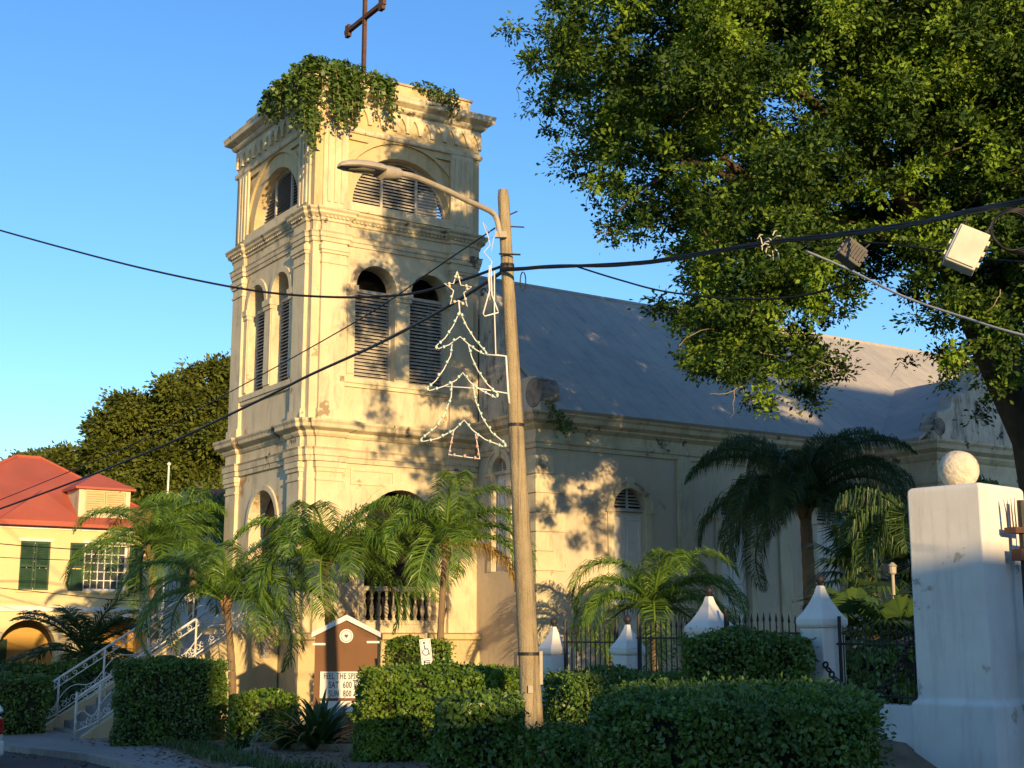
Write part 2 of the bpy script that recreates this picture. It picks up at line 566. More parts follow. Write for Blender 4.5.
TH = 0.5
low, bel, top = MB(), MB(), MB()
frz_wall = MB()
WINS = (TC - 0.73, TC + 0.87)
for fi, (Mf, s0, s1) in enumerate(((fS(), X0, X1), (fW(), Y0 + TH, Y1 - TH), (fN(), X0, X1), (fE(), Y0 + TH, Y1 - TH))):
    front = fi < 2
    # lower storey
    holes = [arch(TC + (0.1 if fi == 0 else 0), 2.06 if fi == 0 else 1.8, 2.43 if fi else 2.66, 5.0 if fi == 0 else 5.2)] if front else []
    low.panel(rect(s0, s1, 0, 7.5), holes, Mf, TH)
    # belfry
    holes = [arch(c, 1.16, 8.82, 11.22) for c in WINS]
    bel.panel(rect(s0, s1, 7.52, 13.0), holes, Mf, TH)
    # top storey: outer skin with wide arch and spandrel panels, inner skin with the louvred lunette
    ro, ri = 1.88, 1.49
    zs = 13.40
    sp = []
    for sg in (-1, 1):
        e = TC + sg * 2.02
        pts = [(e, 15.12)]
        for i in range(7):
            a = R(57) - R(38) * i / 6
            pts.append((TC + sg * (ro + 0.16) * math.cos(a), zs + (ro + 0.16) * math.sin(a)))
        pts = [(e, 15.12), (TC + sg * 1.0, 15.12)] + [p for p in pts[1:] if abs(p[0] - TC) < 2.0 and p[1] < 15.10] + [(e, 14.15)]
        sp.append(pts)
    LC_ = TC + (.06 if fi % 2 == 0 else 0)
    top.panel(rect(s0, s1, 13.02, 16.2), [arch(LC_, 2 * ro, zs, zs, 24)] + sp, Mf, 0.07)
    top.panel(rect(s0, s1, 13.02, 16.2), [arch(LC_, 2 * ri, zs, zs, 24)], lambda s, z, d, Mf=Mf: Mf(s, z, d + 0.072), TH - 0.08)
M['buff'] = mat('buff_plaster', (0.64, 0.55, 0.375), (0.56, 0.47, 0.31), 1.2, 0.9, 0.3, 25, (0.36, 0.295, 0.20), 0.75, (0.42, 0.25, 0.12), 0.615, 0.9)
tower_low = low.build('tower_wall', M['buff'], church)
tower_bel = bel.build('belfry_wall', M['buff'], church)
tower_top = top.build('top_storey_wall', M['ochre'], church)
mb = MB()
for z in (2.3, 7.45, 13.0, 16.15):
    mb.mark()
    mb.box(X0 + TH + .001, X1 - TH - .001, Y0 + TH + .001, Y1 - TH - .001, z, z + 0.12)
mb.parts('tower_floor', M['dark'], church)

# stone trim -------------------------------------------------------------------------


def tower_path(p, out=0.0):
    """plan outline of the tower breaking forward over its pilasters"""
    pts = []
    corners = [(X0, Y0), (X1, Y0), (X1, Y1), (X0, Y1)]
    for i in range(4):
        c0, c1 = Vector(corners[i]).to_3d(), Vector(corners[(i + 1) % 4]).to_3d()
        d = (c1 - c0).normalized()
        nn = Vector((d.y, -d.x, 0))
        ln = (c1 - c0).length
        pts.append(c0 + (nn * out))
        if p > 0:
            for u0, u1 in ((0.2, 0.94), (ln - 0.94, ln - 0.2)):
                pts += [c0 + d * u0, c0 + d * u0 + nn * p, c0 + d * u1 + nn * p, c0 + d * u1]
    if out:
        c = [Vector((X0 - out, Y0 - out, 0)), Vector((X1 + out, Y0 - out, 0)), Vector((X1 + out, Y1 + out, 0)), Vector((X0 - out, Y1 + out, 0))]
        return c
    return pts


mb = MB()
PP = tower_path(0.10)
PQ = tower_path(0.0)
# lower entablature
mb.sweep(PP, [(-.02, 6.62), (.06, 6.62), (.06, 6.74), (.09, 6.76), (.09, 6.90), (.13, 6.95), (.02, 6.97), (.02, 7.22), (.06, 7.24), (.10, 7.30), (.10, 7.36), (.24, 7.42), (.26, 7.44), (.26, 7.52), (.30, 7.58), (.30, 7.63), (-.2, 7.72)])
mb.build('lower_cornice', M['trim'], church)
mb = MB()
mb.sweep(PP, [(-.02, 12.22), (.04, 12.22), (.04, 12.32), (.07, 12.34), (.07, 12.44), (.10, 12.48), (.01, 12.50), (.01, 12.74), (.05, 12.76), (.05, 12.84), (.15, 12.93), (.15, 12.99), (.20, 13.04), (.20, 13.08), (-.2, 13.16)])
mb.build('belfry_cornice', M['trim'], church)
mb = MB()
s = 0.0
for i in range(4):      # dentils under the belfry cornice
    cs = [(X0, Y0), (X1, Y0), (X1, Y1), (X0, Y1)]
    c0, c1 = Vector(cs[i]).to_3d(), Vector(cs[(i + 1) % 4]).to_3d()
    d = (c1 - c0).normalized()
    nn = Vector((d.y, -d.x, 0))
    ln = (c1 - c0).length
    k = 0.03
    while k < ln - 0.06:
        off = 0.10 if (0.2 < k < 0.88 or ln - 0.94 < k < ln - 0.25) else 0.0
        p = c0 + d * k + nn * (off + 0.045)
        Mx = Matrix.Translation(p) @ Matrix(((d.x, nn.x, 0, 0), (d.y, nn.y, 0, 0), (0, 0, 1, 0), (0, 0, 0, 1)))
        mb.box(0, 0.06, 0, 0.06, 12.842, 12.90, Mx)
        k += 0.115
mb.build('dentil_course', M['trim'], church)['kind'] = 'stuff'
mb = MB()
mb.sweep(PQ, [(-.02, 15.30), (.05, 15.30), (.07, 15.33), (.07, 15.42), (.05, 15.45), (-.02, 15.45)])
mb.build('string_course', M['trim'], church)
mb = MB()
mb.sweep(PQ, [(-.02, 16.06), (.03, 16.06), (.05, 16.12), (.12, 16.16), (.16, 16.22), (.16, 16.26), (.31, 16.34), (.33, 16.36), (.33, 16.44), (.35, 16.50), (.35, 16.53), (-.3, 16.63)])
mb.build('top_cornice', M['trim'], church)
mb = MB()
mb.panel(rect(X0 + .18, X1 - .18, 16.5, 17.02), [], fS(.18), 0.35)
mb.panel(rect(Y0 + .532, Y1 - .532, 16.5, 17.02), [], fW(X0 + .18), 0.35)
mb.panel(rect(X0 + .18, X1 - .18, 16.5, 17.02), [], fN(Y1 - .18), 0.35)
mb.panel(rect(Y0 + .532, Y1 - .532, 16.5, 17.02), [], fE(X1 - .18), 0.35)
par = mb.build('parapet', M['ochre'], church)
mb = MB()
mb.sweep([(X0 + .18, Y0 + .18), (X1 - .18, Y0 + .18), (X1 - .18, Y1 - .18), (X0 + .18, Y1 - .18)], [(-.36, 17.022), (.05, 17.022), (.05, 17.08), (-.36, 17.09)])
mb.build('parapet_coping', M['ledge'], par)
# pilasters with caps and bases, fluted shafts on the top storey
mb = MB()
flute = MB()
for side in range(4):
    Mf = (fS(), fW(), fN(), fE())[side]
    base = X0 if side in (0, 2) else Y0
    ln = (X1 - X0) if side in (0, 2) else (Y1 - Y0)
    for u0, u1 in ((0.22, 0.92), (ln - 0.92, ln - 0.22)):
        def bx(a, b, z0, z1, pr):
            mb.panel(rect(base + u0 - a, base + u1 + a, z0, z1), [], lambda s, z, d: Mf(s, z, d - pr), pr + 0.01)
        mb.mark()
        flute.mark()
        bx(0, 0, 2.45, 6.64, 0.10)
        bx(.03, .03, 2.452, 2.72, 0.15)
        bx(.02, .02, 2.72, 2.80, 0.13)
        bx(.02, .02, 6.14, 6.20, 0.13)
        bx(.03, .03, 6.36, 6.46, 0.14)
        bx(.06, .06, 6.46, 6.60, 0.17)
        bx(0, 0, 7.66, 12.24, 0.10)
        bx(.03, .03, 7.662, 7.92, 0.14)
        bx(.02, .02, 11.66, 11.72, 0.13)
        bx(.03, .03, 11.92, 12.0, 0.14)
        bx(.06, .06, 12.0, 12.14, 0.17)
        bx(0, 0, 13.10, 15.31, 0.05)
        for q in range(3):
            c = base + u0 + 0.16 + q * 0.19
            flute.panel(rect(c - .045, c + .045, 13.3, 15.2), [], lambda s, z, d: Mf(s, z, d - .085), 0.036)
pil = mb.parts('pilaster', M['cream'], church)
for o, r in zip(pil, flute.parts('pilaster_reeding', M['cream'])): r.parent = o
# pointed arcade frieze
mb = MB()
for Mf, s0, s1 in ((fS(), X0, X1), (fW(), Y0, Y1), (fN(), X0, X1), (fE(), Y0, Y1)):
    nA = 13
    st = (s1 - s0) / nA
    pts = [(s1, 16.08), (s0, 16.08)]
    for i in range(nA):
        c = s0 + st * (i + .5)
        h = st * 0.36
        pts += [(c - st / 2, 15.60), (c - h, 15.60), (c - h, 15.66), (c - h * .72, 15.82), (c - h * .3, 15.93), (c, 15.98), (c + h * .3, 15.93), (c + h * .72, 15.82), (c + h, 15.66), (c + h, 15.60)]
    pts += [(s1, 15.60)]
    q = []
    for p in pts:
        if not q or (abs(p[0] - q[-1][0]) + abs(p[1] - q[-1][1])) > 1e-4: q.append(p)
    mb.panel(q, [], lambda s, z, d, Mf=Mf: Mf(s, z, d - .075), 0.08)
mb.build('pointed_arch_frieze', M['cream'], church)

# belfry window surrounds
mb = MB()
for Mf in (fS(), fW()):
    for c in WINS:
        mb.mark()
        ring(mb, c, 11.22, 0.582, 0.74, Mf, 0.06, 0.05)
    for s0, s1 in ((TC - .14, TC + .28), (TC - 1.55, TC - 1.315), (TC + 1.455, TC + 1.69)):
        mb.mark()
        mb.panel(rect(s0 - .05, s1 + .05, 11.05, 11.21), [], lambda s, z, d: Mf(s, z, d - .09), 0.2)
        mb.panel(rect(s0 - .03, s1 + .03, 10.94, 11.05), [], lambda s, z, d: Mf(s, z, d - .06), 0.15)
        mb.panel(rect(s0 + .02, s1 - .02, 8.9, 10.94), [], lambda s, z, d: Mf(s, z, d - .03), 0.1)
    mb.mark()
    mb.panel(rect(TC - 1.75, TC + 1.75, 8.66, 8.80), [], lambda s, z, d: Mf(s, z, d - .10), 0.12)
    mb.panel(rect(TC - 1.68, TC + 1.68, 8.56, 8.66), [], lambda s, z, d: Mf(s, z, d - .06), 0.08)
    mb.mark()
    mb.panel(rect(TC - 1.9, TC + 1.9, 13.18, 13.41), [], lambda s, z, d: Mf(s, z, d - .06), 0.2)
mb.parts('window_surround', M['cream'], church)


def louvre(Mf, cx, w, z0, zt, rec, step, round_top=None, mull=(), name='louvre_shutter'):
    fr = MB()
    z = z0 + 0.06
    def wid(z):
        if round_top is None: return w / 2
        return math.sqrt(max(round_top ** 2 - (z - z0) ** 2, 0))
    cnt = 0
    while z < zt - 0.03:
        h = wid(z + 0.03) - 0.015
        if h > 0.08:
            tl = 0.035
            vs = [Mf(cx - h, z - tl, rec - .045), Mf(cx + h, z - tl, rec - .045), Mf(cx + h, z + tl, rec + .045), Mf(cx - h, z + tl, rec + .045)]
            vs2 = [v + Vector((0, 0, 0.012)) for v in vs]
            fr.add(vs + vs2, [(0, 1, 2, 3), (7, 6, 5, 4), (0, 4, 5, 1), (1, 5, 6, 2), (2, 6, 7, 3), (3, 7, 4, 0)])
        z += step
        cnt += 1
    o = fr.build(name, M['louver'], church)
    fm = MB()
    for m_ in mull:
        hh = math.sqrt(round_top ** 2 - (m_) ** 2) if round_top else zt - z0
        fm.panel(rect(cx + m_ - .035, cx + m_ + .035, z0, z0 + hh - .01), [], lambda s, z, d: Mf(s, z, d + rec - .075), 0.05)
    if round_top is None:
        for sg in (-1, 1):
            fm.panel(rect(*sorted((cx + sg * w / 2, cx + sg * (w / 2 - .05))), z0, zt), [], lambda s, z, d: Mf(s, z, d + rec - .06), 0.1)
        fm.panel(rect(cx - w / 2 + .052, cx + w / 2 - .052, zt - .08, zt), [], lambda s, z, d: Mf(s, z, d + rec - .055), 0.09)
        fm.panel(rect(cx - w / 2 + .052, cx + w / 2 - .052, z0, z0 + .05), [], lambda s, z, d: Mf(s, z, d + rec - .055), 0.09)
    else:
        ring(fm, cx, z0, round_top - .06, round_top - .002, lambda s, z, d: Mf(s, z, d + rec - .06), 0.09, 0, 24)
        fm.panel(rect(cx - round_top, cx + round_top, z0 - .05, z0), [], lambda s, z, d: Mf(s, z, d + rec - .06), 0.09)
    fm.build('shutter_frame', M['louver'], o)
    return o


for Mf in (fS(), fW()):
    for c in WINS:
        louvre(Mf, c, 1.16, 8.82, 11.2, 0.30, 0.092)
    louvre(Mf, TC + .06, 0, 13.40, 14.89, 0.40, 0.088, 1.49, (-0.5, 0.55), 'lunette_louvre')
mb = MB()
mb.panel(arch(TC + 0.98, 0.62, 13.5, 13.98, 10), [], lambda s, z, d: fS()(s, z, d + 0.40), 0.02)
mb.build('sky_gap_panel', M['white'], church)  # white panel imitating bright sky seen through the lunette
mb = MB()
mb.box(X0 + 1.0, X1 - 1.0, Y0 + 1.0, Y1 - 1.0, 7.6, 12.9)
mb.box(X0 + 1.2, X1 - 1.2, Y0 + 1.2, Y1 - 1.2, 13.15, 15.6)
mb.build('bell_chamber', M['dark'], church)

# plinth, porch, balustrade
mb = MB()
mb.sweep(PQ, [(-.02, 0), (.22, 0), (.22, .35), (.16, .42), (.16, 2.26), (.24, 2.30), (.24, 2.42), (.02, 2.46), (-.02, 2.46)])
mb.build('plinth', M['ochre'], church)
mb = MB()
ac = TC + 0.1
ring(mb, ac, 5.0, 1.032, 1.20, fS(), 0.06, 0.05)
for s0, s1 in ((ac - 1.2, ac - 1.032), (ac + 1.032, ac + 1.2)):
    mb.panel(rect(s0, s1, 2.72, 4.86), [], lambda s, z, d: fS()(s, z, d - .05), 0.06)
    mb.panel(rect(s0 - .05, s1 + .02, 4.86, 4.998), [], lambda s, z, d: fS()(s, z, d - .09), 0.1)
mb.mark()
ring(mb, TC, 5.2, 0.902, 1.04, fW(), 0.06, 0.05)
mb.mark()
mb.panel(rect(1.25, 2.5, 6.1, 6.5), [rect(1.31, 2.44, 6.16, 6.44)], lambda s, z, d: fS()(s, z, d - .03), .04)
mb.parts('porch_arch_surround', M['cream'], church)
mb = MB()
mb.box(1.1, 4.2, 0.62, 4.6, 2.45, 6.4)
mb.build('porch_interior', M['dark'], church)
bal = MB()
prof = [(.050, 0), (.050, .05), (.028, .07), (.055, .18), (.062, .26), (.05, .34), (.026, .44), (.022, .50), (.040, .53), (.040, .56), (.026, .58), (.03, .66), (.05, .69), (.05, .72)]
bt = MB()
bt.panel(rect(ac - 1.028, ac + 1.028, 2.665, 2.76), [], lambda s, z, d: fS()(s, z, d + .02), .18)
bt.panel(rect(ac - 1.028, ac + 1.028, 3.48, 3.60), [], lambda s, z, d: fS()(s, z, d + .0), .22)
bo = bt.build('balustrade', M['cream'], church)
for i in range(10):
    b1 = MB()
    b1.lathe(prof, (ac - 0.93 + i * 0.207, 0.11, 2.76), 10)
    b1.build('baluster', M['cream'], bo, smooth='auto')
# street-front door in its niche
mb = MB()
mb.panel(arch(TC, 1.8, 2.46, 5.2), [], lambda s, z, d: fW()(s, z, d + .42), 0.05)
dr = mb.build('arched_door', M['wood_door'], church)
mb = MB()
for sg in (0, 1):
    for z0, z1 in ((2.7, 3.5), (3.65, 4.9)):
        s0 = TC - .8 + sg * .85
        mb.mark()
        mb.panel(rect(s0, s0 + .7, z0, z1), [rect(s0 + .07, s0 + .63, z0 + .07, z1 - .07)], lambda s, z, d: fW()(s, z, d + .39), 0.04)
mb.parts('door_panel', M['wood_door'], dr)
# cross on the tower
cx = MB()
cx.box(2.60, 2.70, 2.44, 2.56, 16.2, 21.4)
cx.box(2.592, 2.708, 1.45, 2.44, 19.86, 19.98)
cx.box(2.592, 2.708, 2.56, 3.55, 19.86, 19.98)
for sg, e in ((-1, 1.45), (1, 3.55)):
    cx.box(2.594, 2.706, e - .11, e + .11, 19.74, 19.858)
    cx.box(2.594, 2.706, e - .11, e + .11, 19.982, 20.10)
    cx.box(2.594, 2.706, *sorted((e + sg * .001, e + sg * .16)), 19.86, 19.98)
cx.build('rooftop_cross', M['rust'], church)

# ---- nave
NY0, NY1, NX0, NX1 = -2.76, 7.96, 4.985, 33.0
EZ, RY, RZ = 7.9, 2.6, 12.68
NW = [7.90, 11.55, 15.2, 27.0, 30.5]
mb = MB()
mb.panel(rect(NX0, NX1, 0, 7.86), [arch(c, 1.06, 2.0, 5.6) for c in NW], fS(NY0), 0.45)
mb.panel(rect(NX0, NX1, 0, 7.86), [], fN(NY1), 0.45)
gp = [(-2.31, 0), (-0.02, 0), (-0.02, 7.84), (-2.31, 7.84)]
mb.panel(gp, [arch(-1.12, 0.72, 4.0, 6.55)], fW(NX0), 0.45)
mb.panel(rect(5.24, 7.5, 0, 7.84), [], fW(NX0), 0.45)
mb.panel([(NY0 + .46, 0), (NY1 - .46, 0), (NY1 - .46, EZ), (RY, RZ - .2), (NY0 + .46, EZ)], [], fE(NX1), 0.45)
mb.build('nave_wall', M['nave'], church)
mb = MB()
mb.sweep([(NX0, 0.0), (NX0, NY0), (17.3, NY0)], [(-.02, 7.0), (.05, 7.0), (.05, 7.1), (.09, 7.14), (.09, 7.24), (.02, 7.26), (.02, 7.46), (.07, 7.50), (.14, 7.56), (.14, 7.60), (.26, 7.68), (.28, 7.78), (.34, 7.84), (.34, 7.89), (-.02, 7.90)], closed=False)
mb.mark()
mb.sweep([(25.3, NY0), (NX1, NY0)], [(-.02, 7.0), (.09, 7.14), (.02, 7.26), (.14, 7.56), (.26, 7.68), (.34, 7.84), (.34, 7.89), (-.02, 7.90)], closed=False)
mb.parts('nave_cornice', M['trim'], church)
mb = MB()
z, k = 0.1, 0
while z < 6.8:
    wS, wW = ((0.85, 0.48), (0.50, 0.80))[k % 2]
    mb.panel(rect(NX0 - .045, NX0 + wS, z + .015, z + .465), [], lambda s, zz, d: fS(NY0)(s, zz, d - .045), 0.09)
    mb.panel(rect(NY0 + .046, NY0 + wW, z + .015, z + .465), [], lambda s, zz, d: fW(NX0)(s, zz, d - .045), 0.09)
    z += 0.48
    k += 1
mb.build('corner_quoins', M['cream'], church, bevel=0.012)
# roof: two slabs with standing seams
def roof_slab(mb, x0, x1, ya, za, yb, zb, th=0.09, seam=0.62):
    d = Vector((0, yb - ya, zb - za)).normalized()
    nn = Vector((0, -d.z, d.y))
    if nn.z < 0: nn = -nn
    A, B = Vector((0, ya, za)), Vector((0, yb, zb))
    q = [A, B, B + nn * th, A + nn * th]
    vs = [Vector((x, p.y, p.z)) for x in (x0, x1) for p in q]
    mb.add(vs, [(0, 1, 2, 3), (7, 6, 5, 4), (0, 4, 5, 1), (1, 5, 6, 2), (2, 6, 7, 3), (3, 7, 4, 0)])
    x = x0 + 0.3
    while x < x1:
        vs = []
        for xx in (x - .014, x + .014):
            vs += [Vector((xx, p.y, p.z)) + nn * h for p, h in ((A, th - .01), (B, th - .01), (B, th + .004), (A, th + .004))]
        mb.add(vs, [(0, 1, 2, 3), (7, 6, 5, 4), (0, 4, 5, 1), (1, 5, 6, 2), (2, 6, 7, 3), (3, 7, 4, 0)])
        x += seam
mb = MB()
roof_slab(mb, NX0 + .4, NX1 + .2, NY0 - .36, EZ - .02, RY, RZ)
roof_slab(mb, NX0 + .4, NX1 + .2, NY1 + .36, EZ - .02, RY, RZ)
mb.tube([(NX0 + .4, RY, RZ + .09), (NX1 + .2, RY, RZ + .09)], 0.09, 8)
mb.build('nave_roof', M['roof'], church)
# curved west gable
g = [(-2.92, 7.92), (-2.95, 8.62), (-2.75, 8.82), (-2.35, 8.86), (-2.0, 8.84), (-1.7, 8.95), (-1.4, 9.25), (-1.15, 9.7), (-1.0, 10.3), (-0.98, 11.0), (-0.8, 11.3), (-0.4, 11.42), (-0.02, 11.8), (-0.02, 7.92)]
mb = MB()
mb.panel(g, [], fW(NX0 + .02), 0.5)
mb.mark()
mb.panel([(2 * RY - s, z) for s, z in g][::-1], [], fW(NX0 + .02), 0.5)
gab = mb.parts('west_gable', M['gable'], church, bevel=0.03)[0]
mb = MB()
def scroll(mb, Mf, c, r, th, off):
    pts = [(c[0] + r * math.cos(a) * 1.0, c[1] + r * 1.05 * math.sin(a)) for a in np.linspace(0, 2 * math.pi, 18)[:-1]]
    mb.panel(pts, [], lambda s, z, d: Mf(s, z, d - off), th)
scroll(mb, fW(NX0 + .02), (-2.66, 8.40), 0.37, 0.56, 0.03)
mb.build('gable_scroll', M['black_stain'], gab, bevel=0.04)

# nave windows
def nave_window(Mf, c, w, z0, zs, proud=0.05):
    r = w / 2
    sh = MB()
    sh.panel(rect(c - r, c + r, z0, zs - .06), [], lambda s, z, d: Mf(s, z, d + .16), 0.05)
    for sg in (-1, 1):
        a0, a1 = sorted((c + sg * .03, c + sg * (r - .04)))
        for za, zb in ((z0 + .1, z0 + 1.2), (z0 + 1.3, zs - .2)):
            sh.panel(rect(a0, a1, za, zb), [rect(a0 + .07, a1 - .07, za + .07, zb - .07)], lambda s, z, d: Mf(s, z, d + .135), 0.03)
    o = sh.build('window_shutter', M['white'], church)
    bar = MB()
    bar.panel(rect(c - r, c + r, zs - .058, zs + .03), [], lambda s, z, d: Mf(s, z, d + .06), 0.14)
    for k in range(1, 6):
        zz = zs + .02 + k * r / 6.2
        h = math.sqrt(max(r * r - (zz - zs + .03) ** 2, 0.0)) - .02
        if h > .05:
            vs = [Mf(c - h, zz - .02, .10), Mf(c + h, zz - .02, .10), Mf(c + h, zz + .025, .16), Mf(c - h, zz + .025, .16)]
            bar.add(vs + [v + Vector((0, 0, .012)) for v in vs], [(0, 1, 2, 3), (7, 6, 5, 4), (0, 4, 5, 1), (1, 5, 6, 2), (2, 6, 7, 3), (3, 7, 4, 0)])
    bar.panel(rect(c - .025, c + .025, zs + .032, zs + r - .01), [], lambda s, z, d: Mf(s, z, d + .07), 0.05)
    bar.build('fanlight_louvre', M['louver'], o)
    dk = MB()
    dk.panel(arch(c, w, zs - .05, zs), [], lambda s, z, d: Mf(s, z, d + .22), 0.03)
    dk.build('fanlight_void', M['dark'], o)
    t = MB()
    ring(t, c, zs, r + .002, r + .17, Mf, proud + .05, proud)
    ring(t, c, zs, r + .17, r + .235, Mf, proud + .08, proud + .04)
    for sg in (-1, 1):
        a0, a1 = sorted((c + sg * (r + .002), c + sg * (r + .19)))
        t.panel(rect(a0, a1, z0, zs - .1), [], lambda s, z, d: Mf(s, z, d - proud), proud + .05)
        a0, a1 = sorted((c + sg * (r - .01), c + sg * (r + .26)))
        t.panel(rect(a0, a1, zs - .1, zs - .002), [], lambda s, z, d: Mf(s, z, d - proud - .04), proud + .09)
    t.panel([(c - .09, zs + r + .01), (c + .09, zs + r + .01), (c + .13, zs + r + .30), (c - .13, zs + r + .30)], [], lambda s, z, d: Mf(s, z, d - proud - .07), .12)
    t.build('window_surround', M['cream'], o)
for c in NW: nave_window(fS(NY0), c, 1.06, 2.0, 5.6)
nave_window(fW(NX0), -1.12, 0.72, 4.0, 6.55, 0.04)
mb = MB()
for x in (13.4, 9.75, 17.0 - .02):
    mb.mark()
    mb.panel(rect(x - .22, x + .22, 0.3, 7.02), [], lambda s, z, d: fS(NY0)(s, z, d - .07), .08)
mb.parts('nave_pilaster', M['cream'], church)
# side balcony by the third window
bo = MB()
bo.panel(rect(14.1, 16.3, 1.95, 2.08), [], fS(NY0 - .45), .46)
bo.panel(rect(14.1, 16.3, 2.75, 2.86), [], fS(NY0 - .45), .2)
bo2 = bo.build('side_balustrade', M['cream'], church)
for i in range(9):
    b1 = MB()
    b1.lathe([(r, z * .93) for r, z in prof], (14.25 + i * .24, NY0 - .34, 2.08), 8)
    b1.build('baluster', M['cream'], bo2, smooth='auto')

# ---- transept
TX0, TX1, TY = 17.3, 25.3, -5.0
TXC = (TX0 + TX1) / 2
TRZ = 10.35
mb = MB()
mb.panel(rect(TX0, TX1, 0, 7.86), [arch(TXC, 2.0, 2.0, 5.0), arch(TXC - 2.5, 1.0, 2.2, 5.2), arch(TXC + 2.5, 1.0, 2.2, 5.2)], fS(TY), 0.45)
mb.panel(rect(TY + .46, NY0 + .02, 0, 7.86), [], fW(TX0), 0.45)
mb.panel(rect(TY + .46, NY0 + .02, 0, 7.86), [], fE(TX1), 0.45)
mb.build('transept_wall', M['nave'], church)
mb = MB()
mb.sweep([(TX0, NY0), (TX0, TY), (TX1, TY), (TX1, NY0)], [(-.02, 6.5), (.06, 6.5), (.06, 6.62), (.10, 6.68), (.10, 6.84), (.02, 6.86), (.02, 7.3), (.08, 7.36), (.14, 7.46), (.14, 7.52), (.28, 7.62), (.30, 7.74), (.36, 7.82), (.36, 7.88), (-.02, 7.90)], closed=False)
mb.build('transept_cornice', M['trim'], church)
mb = MB()
for sx in (-1, 1):
    e = TXC + sx * (TXC - TX0 + .34)
    q = [Vector((e, 0, 7.88)), Vector((TXC, 0, TRZ)), Vector((TXC, 0, TRZ + .09)), Vector((e, 0, 7.97))]
    vs = [Vector((p.x, y, p.z)) for y in (TY + .3, RY) for p in q]
    mb.add(vs, [(0, 1, 2, 3), (7, 6, 5, 4), (0, 4, 5, 1), (1, 5, 6, 2), (2, 6, 7, 3), (3, 7, 4, 0)])
mb.build('transept_roof', M['roof'], church)
g = [(-3.98, 7.92), (-4.0, 8.3), (-3.85, 8.72), (-3.45, 8.78), (-3.2, 8.9), (-3.05, 9.3), (-2.6, 9.36), (-2.35, 9.5), (-2.15, 10.0), (-1.9, 10.35), (-1.2, 10.7), (-.5, 11.0), (0, 11.15)]
g2 = [(TXC + s, z) for s, z in g] + [(TXC - s, z) for s, z in g[::-1][1:]]
mb = MB()
mb.panel(g2, [], fS(TY + .04), 0.5)
tg = mb.build('transept_gable', M['gable'], church, bevel=0.03)
mb = MB()
scroll(mb, fS(TY + .04), (TXC - 3.74, 8.30), 0.25, 0.54, 0.02)
mb.mark()
scroll(mb, fS(TY + .04), (TXC + 3.74, 8.30), 0.25, 0.54, 0.02)
mb.parts('gable_scroll', M['black_stain'], tg, bevel=0.04)
for cc, ww, zz in ((TXC, 2.0, 5.0), (TXC - 2.5, 1.0, 5.2), (TXC + 2.5, 1.0, 5.2)):
    nave_window(fS(TY), cc, ww, 2.0 if ww > 1.5 else 2.2, zz)

# entrance stairs with scrolled white iron railings ------------------------------------------
stairs = thing('entrance_stairs', 'stone entrance stairs with scrolled white iron railings climbing to the tower door', 'stairs', ORG, AZ)
SB0, SB1, SA0, SA1 = 0.92, 4.55, -4.5, -1.0
NST = 14
mb = MB()
for i in range(NST):
    a0 = SA0 + (SA1 - SA0) * i / NST
    mb.box(a0, a0 + (SA1 - SA0) / NST + (0.02 if i < NST - 1 else 0), SB0 + .25, SB1 - .25, 0, 2.42 * (i + 1) / NST)
mb.box(SA1 + .021, -0.16, SB0 + .25, SB1 - .25, 0, 2.418)
mb.build('steps', M['kerb'], stairs)
mb = MB()
for b0 in (SB0, SB1 - .248):
    mb.mark()
    pts = [(SA0 - .25, 0), (-0.15, 0), (-0.15, 2.62), (SA1, 2.62), (SA0 - .25, .18)]
    mb.panel(pts, [], lambda s, z, d, b0=b0: Vector((s, b0 + d, z)), .248)
mb.parts('side_wall', M['ochre'], stairs)
mb = MB()
mb.box(-.62, -.36, SB0 - .02, SB0 + .005, 1.85, 2.3)
mb.build('wall_plaque', M['kerb'], stairs)


def curl(c, r, turns, sgn, plane, n=16, a0=0.0):
    pts = []
    for i in range(n + 1):
        t = i / n
        a = a0 + sgn * turns * 2 * math.pi * t
        rr = r * (1 - 0.75 * t)
        pts.append(plane(c[0] + rr * math.cos(a), c[1] + rr * math.sin(a)))
    return pts


